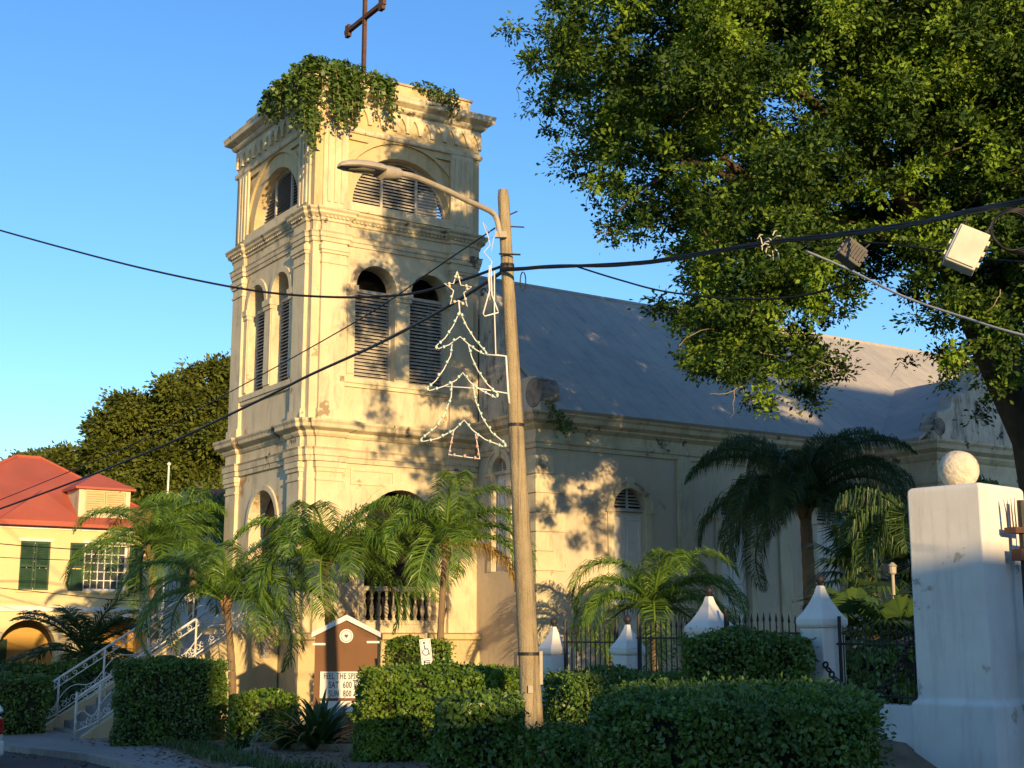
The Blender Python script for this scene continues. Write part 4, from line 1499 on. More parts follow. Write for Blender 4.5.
# light-string Christmas tree on the pole
deco = thing('christmas_light_frame', 'wire Christmas tree light frame with star, green and red bulbs, bracketed to the pole', 'light decoration', at(505, 395, PDp - .14))
DD = 16.82
dp = lambda u, y: at(u, y, DD) - deco.location
K = lambda x, y: (400 + x * 140 / 512, 260 + y * 210 / 768)


def poly(pts, n=6):
    """smooth polyline through enlarged-photo points"""
    P = [dp(*K(*p)) for p in pts]
    return P


def bulbs(P, step=.085):
    out = []
    for a, b in zip(P[:-1], P[1:]):
        k = max(int((b - a).length / step), 1)
        out += [a.lerp(b, (i + .5) / k) for i in range(k)]
    return out


def bulb_mesh(pts, name, m):
    b = MB()
    for p in pts:
        o = Vector((rnd.uniform(-.008, .008), -.02, rnd.uniform(-.008, .008)))
        b.lathe([(.006, -.022), (.017, -.012), (.02, 0), (.015, .014), (.004, .022)], p + o, 6)
    o = b.build(name, m, deco, smooth=True)
    o['kind'] = 'stuff'
    return o


star = [(209, 42), (222, 92), (262, 98), (233, 120), (246, 170), (215, 148), (184, 162), (196, 112), (162, 85), (196, 86), (209, 42)]
tier1 = [(218, 188), (195, 240), (165, 285), (130, 316), (140, 325), (180, 310), (220, 280), (250, 308), (280, 330), (312, 346), (316, 338), (275, 292), (245, 245), (218, 188)]
t2l = [(190, 308), (185, 350), (160, 400), (130, 442), (95, 470), (108, 478), (160, 462), (205, 440), (230, 412), (258, 448), (300, 478), (352, 504), (360, 492), (320, 455), (285, 405), (262, 355), (250, 310)]
t3l = [(190, 450), (187, 500), (165, 560), (130, 612), (75, 655), (85, 664), (140, 652), (200, 620), (235, 585), (265, 622), (310, 656), (382, 684), (388, 674), (335, 630), (300, 575), (278, 520), (266, 452)]
pot = [(197, 622), (178, 712), (292, 727), (276, 636)]
wire = MB()
gp_, rp_, ap_ = [], [], []
for pts, dst in ((star, ap_), (tier1, gp_), (t2l, gp_), (t3l, gp_), (pot, rp_)):
    P = poly(pts)
    wire.tube(P, .008, 5)
    dst += bulbs(P, .10)
wire.tube(poly([(215, 148), (218, 188)]), .011, 5)
wire.tube(poly([(165, 462), (290, 470), (395, 488)]), .009, 5)
wire.tube(poly([(312, 346), (388, 352), (396, 490), (400, 525)]), .014, 5)
wire.tube(poly([(326, 20), (328, 110), (304, 196), (310, 206), (360, 192), (356, 182), (336, 128), (332, 20)]), .010, 5)
wire.tube(poly([(345, 40), (345, 180), (350, 345), (388, 352)]), .009, 5)
wire.tube([dp(487, 232), dp(490, 245), dp(484, 252), dp(492, 262), dp(488, 275), dp(490, 300)], .006, 4)
wire.tube([dp(490, 232), dp(483, 222), dp(489, 240), dp(494, 236), dp(491, 252)], .006, 4)
wire.build('wire_frame', M['white'], deco, smooth=True)
bulb_mesh(gp_, 'green_bulbs', M['bulb_green'])
bulb_mesh(rp_, 'red_bulbs', M['bulb_red'])
bulb_mesh(ap_, 'amber_bulbs', M['bulb_amber'])


def cable(name, label, pts, r, m=None, strands=1, spread=.03, wig=0.0):
    """cable through (u, y, depth) points"""
    P = [at(*p) for p in pts]
    Q = []
    for i in range(len(P) - 1):
        for k in range(8):
            t = k / 8
            p0, p1, p2, p3 = P[max(i - 1, 0)], P[i], P[i + 1], P[min(i + 2, len(P) - 1)]
            Q.append(0.5 * ((2 * p1) + (p2 - p0) * t + (2 * p0 - 5 * p1 + 4 * p2 - p3) * t * t + (3 * p1 - p0 - 3 * p2 + p3) * t ** 3))
    Q.append(P[-1])
    mb = MB()
    for s in range(strands):
        ph = s * 2 * math.pi / max(strands, 1)
        out = []
        for i, q in enumerate(Q):
            if strands > 1:
                w = spread * (.7 + .5 * math.sin(i * .37 + s * 1.7))
                out.append(q + Vector((0, w * math.cos(ph + i * .21), w * math.sin(ph + i * .21))))
            else:
                out.append(q + Vector((0, 0, wig * math.sin(i * .9))))
        mb.tube(out, r, 6)
    return tag(mb.build(name, m or M['cable'], smooth=True), label, 'cable')


cable('overhead_cable', 'thick twisted bundle of black cables running from the pole to the upper right', [(500, 270, 16.9), (560, 266, 16.2), (640, 263, 15), (760, 244, 13), (830, 236, 12), (900, 226, 11), (970, 211, 10), (1060, 192, 9.0), (1500, 80, 6.5), (2600, -260, 4.5)], .009, strands=6, spread=.017)
cable('overhead_cable', 'black cable sagging from the left edge across the tower to the pole', [(-40, 219, 26), (60, 247, 24), (150, 270, 22.5), (250, 290, 21), (330, 297, 20), (400, 295, 19), (450, 284, 18), (508, 264, 16.9)], .019)
cable('overhead_cable', 'thick black cable dropping from the pole down over the tower and red roof', [(508, 268, 16.9), (450, 305, 19), (380, 343, 22), (310, 375, 25), (260, 400, 27), (160, 447, 31), (60, 487, 35), (-40, 523, 38)], .026)
cable('overhead_cable', 'thin grey cable crossing the tower from the lamp bracket down to the left', [(495, 228, 16.9), (430, 272, 18.5), (380, 307, 20), (310, 348, 22), (230, 392, 25), (120, 450, 29), (-30, 512, 34)], .010)
cable('overhead_cable', 'lower of two thin cables crossing the green shutters of the yellow house', [(-30, 556, 40), (40, 559, 39), (90, 560, 38.5), (180, 556, 38)], .012)
cable('overhead_cable', 'upper of two thin cables crossing the green shutters of the yellow house', [(-30, 541, 40), (40, 547, 39), (100, 549, 38.5), (200, 540, 38)], .016)
cable('overhead_cable', 'thin cable drooping below the shutters along the yellow house front', [(-30, 585, 40), (40, 592, 39), (120, 600, 38), (200, 602, 37)], .012)
cable('overhead_cable', 'thin looping cable sagging below the main bundle into the tree leaves', [(575, 266, 16), (620, 280, 15.5), (668, 292, 15), (740, 299, 14.2), (800, 296, 13.6), (850, 283, 13)], .012)
cable('overhead_cable', 'pale straight cable slanting down through the tree to the right edge', [(806, 251, 13), (850, 270, 12.6), (900, 295, 12), (960, 316, 11.4), (1060, 344, 10.6), (1500, 440, 8.5), (2600, 560, 5)], .012, M['cable_pale'])
cable('overhead_cable', 'second black cable above the main bundle at the right edge', [(820, 244, 12.2), (880, 243, 11.6), (950, 252, 11), (1060, 262, 10.2), (1500, 240, 8), (2600, 60, 5)], .009)
mb = MB()
for k in range(4):
    c = at(1012 + k * 2, 231, 10.2 + k * .02)
    mb.tube([c + Vector((math.cos(a) * (.17 + .012 * k), .02 * math.sin(3 * a), math.sin(a) * (.15 + .01 * k))) for a in np.linspace(0, 2 * math.pi, 25)], .010, 5)
tag(mb.build('cable_coil', M['cable'], smooth=True), 'loops of spare black cable coiled at the right end of the bundle', 'cable coil')
mb = MB()
c = at(523, 281, 16.8)
mb.tube([c + Vector((math.cos(a) * .035, 0, math.sin(a) * .12)) for a in np.linspace(R(80), R(430), 20)], .008, 5)
tag(mb.build('cable_loop', M['cable'], smooth=True), 'small black cable loop hanging just right of the pole', 'cable loop')

# junction boxes hung on the bundle
def hung_box(name, label, u, y, d, w, h, t, ang, yaw, m, ribs):
    p = at(u, y, d)
    o = thing(name, label, 'junction box', p)
    o.rotation_euler = (R(-8), R(ang), R(yaw))
    b = MB()
    b.box(-w / 2, w / 2, -t / 2, t / 2, -h / 2, h / 2)
    bo = b.build('box_body', m, o, bevel=.012)
    c = MB()
    if ribs:
        for k in range(7):
            x = -w / 2 + w * (k + .5) / 7
            c.box(x - .008, x + .008, -t / 2 - .018, -t / 2 + .001, -h / 2 + .03, h / 2 - .03)
    else:
        c.box(-w / 2 + .015, w / 2 - .015, -t / 2 - .014, -t / 2 - .001, -h / 2 + .015, h / 2 - .015)
    c.build('box_lid', m, o, bevel=.006)
    l = MB()
    for zz in (-.3, 0, .3):
        for sg in (-1, 1):
            l.mark()
            x0, x1 = sorted((sg * w / 2, sg * (w / 2 + .018)))
            l.box(x0 + .0005 * sg, x1, -t * .3, t * .3, h * zz - .02, h * zz + .02)
    l.parts('latch', m, o)
    s = MB()
    s.tube([(-w * .3, 0, h / 2), (-w * .3 - .03, 0, h / 2 + .09)], .008, 5)
    s.mark()
    s.tube([(w * .3, 0, h / 2), (w * .3 + .02, 0, h / 2 + .1)], .008, 5)
    s.parts('hanger', M['iron'], o)
    return o


hung_box('junction_box', 'cream plastic junction box tilted and hung under the cable bundle', 966, 250, 10.2, .245, .33, .14, 27, -12, M['white_box'], False)
hung_box('junction_box', 'ribbed dark grey junction box hung under the cable bundle', 851, 254, 11.8, .21, .20, .14, 38, 5, M['grey_box'], True)
mb = MB()
for k in range(14):
    c = at(770 + rnd.uniform(-10, 9), 246 + rnd.uniform(-13, 14), 12.85 + rnd.uniform(-.06, .06))
    d = Vector((rnd.uniform(-1, 1), rnd.uniform(-1, 1), rnd.uniform(-1, .4))).normalized() * .05
    mb.tube([c - d, c + Vector((0, 0, .02)), c + d], .006, 5)
tag(mb.build('cable_tie_knot', M['white_box'], smooth=True), 'knot of pale cable ends tied on the bundle against the dark leaves', 'cable knot')

# ------------------------------------------------------------------ car just entering the left edge
M['car'] = mat('white_car_paint', (0.62, 0.61, 0.58), None, 2, 0.3, spec=0.5)
M['tyre'] = mat('tyre_rubber', (0.02, 0.02, 0.02), None, 4, 0.9)
M['tail'] = mat('tail_lamp_red', (0.30, 0.012, 0.01), None, 4, 0.2, spec=0.5)
CW = 0.84
car = thing('car', 'white car with red tail lamps on the street at the left edge', 'car', W(-9.06, -6.45, ground_z(0, -4.5)), AZ)
mb = MB()


def car_sec(y, zt, w):      # cross sections along the length, rounded shoulders
    return [Vector((x * w, y, z)) for x, z in ((-.94, .24), (-1, .42), (-1, .66), (-.95, zt - .05), (-.86, zt), (.86, zt), (.95, zt - .05), (1, .66), (1, .42), (.94, .24))]


secs = [car_sec(*q) for q in ((.0, .82, CW * .90), (.06, .92, CW * .97), (.5, .95, CW), (3.0, .95, CW), (3.9, .82, CW * .97), (4.2, .70, CW * .86), (4.25, .6, CW * .8))]
n = 10
fs = [(i * n + k, i * n + (k + 1) % n, (i + 1) * n + (k + 1) % n, (i + 1) * n + k) for i in range(len(secs) - 1) for k in range(n)]
fs += [tuple(range(n))[::-1], tuple((len(secs) - 1) * n + k for k in range(n))]
mb.add([p for q in secs for p in q], fs)
mb.build('body', M['car'], car, smooth='auto')
mb = MB()
lo, hi = [(-.80, .16), (.80, .16), (.80, 3.05), (-.80, 3.05)], [(-.60, .62), (.60, .62), (.60, 2.2), (-.60, 2.2)]
mb.add([(x, y, .945) for x, y in lo] + [(x, y, 1.44) for x, y in hi], [(0, 1, 5, 4), (1, 2, 6, 5), (2, 3, 7, 6), (3, 0, 4, 7), (4, 5, 6, 7)])
cab = mb.build('cabin_glass', M['glass'], car)
mb = MB()
mb.add([(x * 1.01, y, 1.442) for x, y in hi] + [(x * .96, y * .98 + .03, 1.49) for x, y in hi], [(0, 1, 5, 4), (1, 2, 6, 5), (2, 3, 7, 6), (3, 0, 4, 7), (4, 5, 6, 7), (3, 2, 1, 0)])
for sg in (-1, 1):
    for (a, b) in (((.80 * sg, .16, .95), (.60 * sg, .62, 1.45)), ((.80 * sg, 3.05, .95), (.60 * sg, 2.2, 1.45)), ((.81 * sg, 1.6, .95), (.61 * sg, 1.5, 1.45))):
        mb.tube([a, b], .03, 6)
mb.build('roof', M['car'], car)
for sg in (-1, 1):
    mb = MB()
    x0, x1 = sorted((sg * .58, sg * .80))
    mb.box(x0, x1, -.035, .05, .60, .86)
    mb.build('tail_lamp', M['tail'], car, bevel=.02)
    for y in (.75, 3.35):
        mb = MB()
        mb.tube([(sg * .66, y, .30), (sg * .86, y, .30)], .30, 20)
        t_ = mb.build('wheel', M['tyre'], car)
        mb = MB()
        mb.tube([(sg * .84, y, .30), (sg * .868, y, .30)], .18, 16)
        mb.build('rim', M['galv'], t_)
mb = MB()
mb.box(-.82, .82, -.08, .03, .26, .50)
mb.build('bumper', M['car'], car, bevel=.03)
mb = MB()
mb.box(-.25, .25, -.096, -.082, .34, .45)
mb.build('number_plate', M['letterboard'], car)

# ------------------------------------------------------------------ vegetation
def clump_tree(name, label, base, limbs, blobs, n_cl, n_leaf, leaf, cl_r, lm, trunk_r, rzfrac=1.0, group=None, twigs=None, aspect=0.5, lumps=14):
    """blobs: (centre, radius); leaf clusters fill the blobs, denser near their skin"""
    t = thing(name, label, 'tree', base, group=group)
    base = Vector(base)
    tm = MB()
    for pts, r0, r1 in limbs:
        n = len(pts)
        rs = [r0 + (r1 - r0) * i / (n - 1) for i in range(n)]
        tm.tube([Vector(p) - base for p in pts], rs, 9)
    tm.build('trunk', M['bark'], t, smooth=True)
    C0 = np.array([list(b[0]) for b in blobs])
    R0 = np.array([b[1] for b in blobs])
    # every bough (blob) carries several separate leafy lumps with gaps between them
    LC, LR = [], []
    for c_, r_ in zip(C0, R0):
        m_ = max(int(lumps * (r_ / R0.max()) ** 1.3), 2)
        dd_ = unit(rng.normal(size=(m_, 3)))
        LC.append(c_ + dd_ * r_ * (.45 + .5 * rng.random((m_, 1))))
        LR.append(np.full(m_, r_) * (.20 + .18 * rng.random(m_)) + .12 * cl_r)
    C, Rr = np.concatenate(LC), np.concatenate(LR)
    w = Rr ** 2 / (Rr ** 2).sum()
    idx = rng.choice(len(C), n_cl, p=w)
    d = unit(rng.normal(size=(n_cl, 3)) + np.array([0, 0, .25]))
    rad = Rr[idx] * (0.25 + 0.85 * rng.random(n_cl) ** 0.5)
    cc = C[idx] + d * rad[:, None] * np.array([1.15, 1.15, .8])
    # sprays: each cluster is a small flat rosette facing outward and up
    L = n_cl * n_leaf
    ci = np.repeat(np.arange(n_cl), n_leaf)
    cs = cl_r * (0.6 + 0.8 * rng.random(n_cl))
    off = rng.normal(size=(L, 3)) * 0.5 * cs[ci][:, None]
    off[:, 2] *= 0.7
    pos = cc[ci] + off
    dirs = unit(off + d[ci] * 0.3 * cl_r + rng.normal(size=(L, 3)) * 0.25 * cl_r - np.array([0, 0, 0.1 * cl_r]))
    nrm = d[ci] * 0.8 + np.array([0, 0, 0.35]) + rng.normal(size=(L, 3)) * 0.45
    V = leaf_quads(pos, dirs, nrm, leaf, aspect, 0.5)
    V = V - np.array(list(base))
    link('crown', quads_mesh('crown', V), lm, t)
    if twigs:
        tw = MB()
        for _ in range(twigs):
            i = rnd.randrange(len(blobs))
            b, r = blobs[i]
            p = Vector(b) - base + Vector(rng.normal(size=3)).normalized() * r * rnd.uniform(.25, .6)
            pts = [p]
            q = Vector((rnd.uniform(-1, 1), rnd.uniform(-1, 1), rnd.uniform(-1.2, .4))).normalized()
            for k in range(5):
                q = (q + Vector(rng.normal(size=3)) * .35).normalized()
                pts.append(pts[-1] + q * rnd.uniform(.08, .17))
            tw.tube(pts, [.010, .009, .008, .007, .006, .004], 4)
        tw.build('bare_twigs', M['vine_stem'], t)['kind'] = 'stuff'
    return t


TD = 24.0
px = TD / 1379
BL = [(950, 365, 26), (1000, 380, 34), (1030, 330, 50), (740, 300, 60), (700, 300, 45), (760, 330, 50), (720, 350, 40), (800, 330, 40), (960, 270, 55), (1000, 300, 55), (940, 320, 30), (1020, 380, 35), (975, 215, 60), (842, 362, 26), (820, 388, 24), (775, 400, 22), (530, 70, 22), (520, 25, 20), (590, 90, 55), (640, 100, 60), (575, 175, 22), (600, 190, 26), (725, 380, 34), (765, 385, 30), (690, 345, 34), (600, 30, 75), (565, 95, 48), (538, 58, 30), (552, 130, 26), (680, 80, 105), (618, 150, 55), (760, 20, 120), (860, 60, 120), (960, 50, 110), (1045, 90, 130),
      (700, 190, 85), (640, 205, 45), (612, 225, 26), (760, 150, 95), (690, 275, 50), (662, 318, 22), (735, 325, 58), (705, 368, 24), (748, 388, 26), (780, 290, 62), (796, 355, 42), (815, 392, 24),
      (960, 160, 85), (1015, 240, 62), (930, 225, 52), (985, 325, 42), (915, 280, 30), (930, 345, 20), (1010, 345, 42), (870, 140, 75), (955, 375, 20), (905, 372, 12), (830, 220, 60), (800, 250, 60), (935, 290, 38), (975, 290, 50), (1000, 395, 26), (985, 415, 14), (960, 345, 30), (1060, 300, 70), (1050, 200, 80), (845, 385, 12), (822, 300, 34), (828, 345, 22), (815, 275, 50), (780, 235, 60), (880, 255, 32), (940, 245, 50), (720, 240, 60), (760, 350, 40),
      (580, -60, 70), (690, -90, 110), (820, -90, 120), (950, -100, 130), (1080, -50, 140), (1150, 110, 140), (1100, 250, 80), (760, -190, 110), (900, -200, 120), (640, -150, 80), (1040, -180, 130)]
blobs = [(at(u, y, d_), r) for u, y, d_, r in ((1130, 320, 21, 1.6), (1200, 420, 21.4, 1.6), (1180, 250, 21, 1.8), (1090, 250, 21.6, 1.3), (1260, 330, 20.5, 1.8), (800, 200, 26, 1.6), (850, 230, 26.2, 1.4), (750, 240, 26, 1.4), (900, 180, 26, 1.5), (1120, 400, 22.3, 1.0))]
for i, (u, y, r) in enumerate(BL):
    dd = TD + rnd.uniform(-1.9, 1.9) + (0.8 if r < 40 else 0)
    blobs.append((at(u, y, dd), r * px * 0.96))
tb = W(7.2, -15.6, 0.8)
def A(u, y, d=TD): return at(u, y, d)
for (u, y, r) in list(BL):
    if r > 24:
        if u > 590: blobs.append((at(u, y, TD - 3.2 + rnd.uniform(-.6, .6)), r * (TD - 3.2) / 1379 * .85))
        if u > 560: blobs.append((at(u, y, TD + 3.0 + rnd.uniform(-.6, .6)), r * (TD + 3.0) / 1379 * .9))
t1 = A(1032, 440)
limbs = [([tb, tb.lerp(t1, .5) + Vector((.15, 0, 0)), t1, A(985, 340), A(955, 270), A(915, 210), A(860, 140)], .46, .14),
         ([A(985, 340), A(1010, 250), A(1020, 120), A(1000, 0)], .30, .10),
         ([A(955, 270), A(900, 235), A(830, 225), A(760, 190), A(690, 160)], .20, .05),
         ([A(830, 225), A(770, 260), A(740, 320), A(735, 370)], .11, .03),
         ([A(915, 210), A(900, 80), A(850, -60)], .18, .05),
         ([A(860, 140), A(770, 70), A(690, 10)], .13, .04),
         ([A(760, 190), A(680, 120), A(600, 80)], .09, .03),
         ([A(690, 160), A(640, 190), A(615, 215)], .05, .02),
         ([A(985, 340), A(985, 300), A(1000, 330), A(1005, 350)], .06, .02)]
clump_tree('shade_tree', 'huge spreading shade tree with dense glossy leaves overhanging the church from the right', tb, limbs, blobs, 21000, 48, .092, .22, M['leaf_tree'], .5, twigs=70, lumps=21)


def far_tree(label, u0, blist, d, n_cl, n_leaf, leaf, clr):
    bl = [(at(u, y, d + rnd.uniform(-2.5, 2.5)), r * d / 1379) for u, y, r in blist]
    bx = at(u0, 600, d)
    bx.z = 0
    c = bl[0][0]
    k = d / 58
    clump_tree('broadleaf_tree', label, bx, [([bx, bx + Vector((.3, 0, 3)), c], .6 * k, .25 * k)] + [([bx + Vector((.3, 0, 3)), b[0]], .3 * k, .08 * k) for b in bl[1:7]], bl, n_cl, n_leaf, leaf, clr, M['leaf_far'], .5, group='trees behind the yellow house', lumps=16)


far_tree('large dense dark tree with rounded crown right behind the tower and yellow house', 165,
         [(165, 452, 58), (120, 450, 40), (104, 432, 22), (138, 410, 26), (172, 395, 28), (206, 384, 26), (226, 392, 32), (215, 440, 48), (200, 475, 52), (150, 485, 52), (115, 485, 38), (240, 420, 42), (190, 412, 38), (250, 372, 24), (130, 510, 40), (205, 515, 45), (260, 460, 50)], 112, 9000, 34, .42, .9)
far_tree('smaller lighter tree further back behind the red hipped roof', 40,
         [(45, 480, 34), (20, 484, 18), (70, 466, 24), (90, 474, 26), (30, 500, 30), (75, 500, 35), (98, 452, 14)], 130, 3400, 30, .45, .95)


def frond(V, base, dir_, L, droop, n=34, leaf=.42, width=.032, hang=.55, vee=.5, rach=None, twist=0.0):
    """feather frond: arching rachis with leaflets; appends quads to V"""
    d = Vector(dir_).normalized()
    hz = Vector((d.x, d.y, 0))
    hz = hz.normalized() if hz.length > 1e-6 else Vector((1, 0, 0))
    side0 = hz.cross(Vector((0, 0, 1))).normalized()
    p = Vector(base)
    pts, tans = [p.copy()], [d.copy()]
    th = math.asin(max(-1, min(1, d.z)))
    for i in range(n):
        t = (i + 1) / n
        a = th - droop * t ** 1.35
        dd = hz * math.cos(a) + Vector((0, 0, math.sin(a))) + side0 * (twist * t)
        dd.normalize()
        p = p + dd * (L / n)
        pts.append(p.copy())
        tans.append(dd)
    if rach is not None:
        k = [pts[j] for j in range(0, n + 1, 4)]
        rach.tube(k, [.026 * (1 - .85 * j / (len(k) - 1)) * L / 2 + .004 for j in range(len(k))], 5)
    for i in range(5, n + 1):
        t = i / n
        sz = leaf * (math.sin(math.pi * min(1, .12 + .86 * t)) ** .6) * (1.0 if t < .85 else 1 - (t - .85) * 3.2)
        for sg in (-1, 1):
            for rep in (0, .5):
                q = pts[i] - tans[i] * (L / n) * rep
                tt = tans[i]
                sd_ = side0 * sg
                upv = sd_.cross(tt) * sg
                if upv.z < 0: upv = -upv
                l = (sd_ * .75 + tt * .62 + upv * (vee * .35) + Vector((rnd.gauss(0, .10), rnd.gauss(0, .10), rnd.gauss(0, .12)))).normalized()
                s = sz * rnd.uniform(.82, 1.12)
                m = q + l * s * .5
                l2 = (l * (1 - hang) + Vector((0, 0, -hang)) + Vector((rnd.gauss(0, .08), rnd.gauss(0, .08), 0))).normalized()
                e = m + l2 * s * .5
                w = (tt + Vector((rnd.gauss(0, .45), rnd.gauss(0, .45), rnd.gauss(.3, .5)))).normalized() * width * .5
                V.append((q - w * .55, m - w, m + w, q + w * .55))
                V.append((m - w, e - w * .1, e + w * .1, m + w))


def palm(label, base, top, tr, fronds, leafmat, L, n_f, droop=(1.2, 1.9), el=(-.1, 1.1), leaf=.42, hang=.5, boots=True, az_list=None, width=.034, group='feather palms in the church garden', dry=0, npt=32):
    base, top = Vector(base), Vector(top)
    t = thing('palm_tree', label, 'palm tree', base, group=group)
    tp = top - base
    mb = MB()
    pts, rs = [], []
    n = 26
    bend = Vector((rnd.uniform(-.06, .06), 0, 0))
    for i in range(n + 1):
        k = i / n
        pts.append(tp * k + bend * math.sin(math.pi * k))
        rs.append(tr * (1.25 - .35 * k) * (1 + (.05 if i % 2 else -.03)) * (1.25 if i == 0 else 1))
    mb.tube(pts, rs, 10)
    mb.build('trunk', M['palm_trunk'], t, smooth='auto')
    if boots:
        b = MB()
        for k in range(10):
            a = rnd.uniform(0, 6.28)
            o = Vector((math.cos(a), math.sin(a), 0))
            z0 = tp * (1 - rnd.uniform(.04, .16) / max(tp.length, .8) * 2)
            b.tube([z0 + o * tr * .7, z0 + o * tr * 1.3 + Vector((0, 0, .16)), z0 + o * tr * 1.7 + Vector((0, 0, .34))], [.055, .045, .018], 6)
        b.build('leaf_bases', M['boot'], t, smooth=True)
    V, rc = [], MB()
    for k in range(n_f):
        a = k * 2.39996 + rnd.uniform(-.25, .25)
        f = k / max(n_f - 1, 1)
        e = el[1] + (el[0] - el[1]) * f + rnd.uniform(-.12, .12)
        d = Vector((math.cos(a) * math.cos(e), math.sin(a) * math.cos(e), math.sin(e)))
        frond(V, tp + d * .05, d, L * rnd.uniform(.85, 1.1), rnd.uniform(*droop), npt, leaf, width, hang, rach=rc, twist=rnd.uniform(-.25, .25))
    link('fronds', quads_mesh('fronds', np.array([[list(p) for p in q] for q in V])), leafmat, t)
    rc.build('frond_stalk', leafmat, t, smooth=True)
    for k in range(dry):
        V, rc = [], MB()
        a = (-.5, 3.6, 5.4)[k]
        d = Vector((math.cos(a), math.sin(a) * .6, .1)).normalized()
        frond(V, tp, d, L * .95, 1.9, npt, leaf, width, .75, rach=rc)
        o = link('dry_frond', quads_mesh('dry_frond', np.array([[list(p) for p in q] for q in V])), M['leaf_dry'], t)
        o['label'] = 'yellowing hanging frond'
        rc.build('dry_frond_stalk', M['boot'], o)
    return t


def gp(u, d, z):
    p = at(u, 635, d)
    return Vector((p.x, p.y, z))


def ptop(u, y, d): return at(u, y, d)


palm('palm with upright crown standing in front of the yellow house, trunk behind the stairs', gp(159, 37, .15), ptop(151, 550, 37), .11, 0, M['leaf_palm'], 3.0, 15, (2.1, 3.0), (.3, 1.45), .75, hang=.5, width=.023, npt=64)
palm('bushy olive palm with dense rounded crown directly left of the tower wall', gp(196, 40, .15), ptop(196, 524, 40), .12, 0, M['leaf_palm'], 2.1, 22, (1.7, 2.6), (-.3, 1.35), .75, hang=.6, width=.032, npt=44)
palm('palm with shaggy brown leaf bases and slender pale trunk in front of the stair wall', gp(236, 30, .35), ptop(226, 602, 30), .075, 0, M['leaf_palm'], 2.8, 14, (2.1, 3.0), (.3, 1.45), .70, hang=.5, width=.022, npt=64)
palm('full dark green palm hiding the near corner of the tower, behind the brown sign', gp(334, 29.5, .4), ptop(326, 562, 29.5), .075, 0, M['leaf_palm'], 2.65, 17, (2.1, 3.0), (.25, 1.45), .74, hang=.5, width=.022, npt=66)
palm('palm with reddish trunk and one yellowing frond in front of the balustrade', gp(440, 29.5, .5), ptop(446, 545, 29.5), .07, 0, M['leaf_palm'], 2.7, 16, (2.2, 3.1), (.3, 1.45), .66, hang=.5, width=.022, npt=66, dry=1)
palm('short bright palm behind the fence whose shadow falls on the nave wall', gp(654, 30, .7), ptop(654, 612, 30), .09, 0, M['leaf_palm'], 2.8, 17, (2.2, 3.1), (.3, 1.48), .66, hang=.5, boots=False, width=.022, npt=66)
palm('tall queen palm with drooping plume fronds and ringed grey trunk near the transept', gp(810, 33, .6), ptop(805, 508, 33), .15, 0, M['leaf_palm_dark'], 3.5, 28, (1.9, 2.6), (.2, 1.45), .90, hang=.72, width=.02, npt=110)
palm('low dark palm beside the foot of the stairs in front of the yellow arches', gp(88, 38, .15), ptop(85, 655, 38), .13, 0, M['leaf_palm_dark'], 2.4, 17, (1.0, 1.8), (.0, 1.3), .65, hang=.35, width=.032, npt=46)


def fan_palm(label, base, top, n_f, r, lm, tr=.08):
    base, top = Vector(base), Vector(top)
    t = thing('fan_palm', label, 'fan palm', base, group='fan palms behind the iron railing')
    tp = top - base
    mb = MB()
    mb.tube([Vector((0, 0, 0)), tp * .5, tp], [tr * 1.2, tr, tr * .9], 8)
    mb.build('trunk', M['palm_trunk'], t, smooth=True)
    V, st = [], MB()
    for k in range(n_f):
        a = k * 2.39996
        e = 1.2 - 1.7 * k / n_f + rnd.uniform(-.15, .15)
        d = Vector((math.cos(a) * math.cos(e), math.sin(a) * math.cos(e), math.sin(e)))
        c = tp + d * r * .75
        st.tube([tp, tp + d * r * .4 + Vector((0, 0, .04)), c], [.014, .011, .008], 5)
        sd_ = d.cross(Vector((0, 0, 1))).normalized()
        up_ = sd_.cross(d)
        m = 24
        for j in range(m):
            f = -1.9 + 3.8 * j / (m - 1)
            l = d * math.cos(f) + sd_ * math.sin(f) + up_ * .12
            l.normalize()
            s = r * (.75 + .15 * math.cos(f)) * rnd.uniform(.9, 1.08)
            w = l.cross(up_).normalized() * .03
            mid = c + l * s * .6
            end = mid + (l * .6 + Vector((0, 0, -.5))).normalized() * s * .4
            V.append((c - w * .2, mid - w, mid + w, c + w * .2))
            V.append((mid - w, end - w * .1, end + w * .1, mid + w))
    link('fan_leaves', quads_mesh('fan_leaves', np.array([[list(p) for p in q] for q in V])), lm, t)
    st.build('leaf_stalk', lm, t, smooth=True)


fan_palm('taller dark fan palm right of the queen palm trunk', gp(872, 24, 1.0), ptop(872, 572, 24), 18, .85, M['leaf_palm_dark'])
fan_palm('lower fan palm close behind the railing left of the big pillar', gp(898, 21, 1.0), ptop(896, 640, 21), 16, .62, M['leaf_palm_dark'])
fan_palm('dark fan palm low behind the first fence pillar', gp(852, 22, 1.0), ptop(848, 640, 22), 15, .7, M['leaf_palm_dark'])
palm('dense dark palm with brownish hanging fronds against the big white pillar', gp(925, 23.5, 1.0), ptop(918, 535, 23.5), .12, 0, M['leaf_palm_dark'], 1.95, 20, (1.7, 2.5), (-.2, 1.25), .7, hang=.85, width=.024, npt=56)


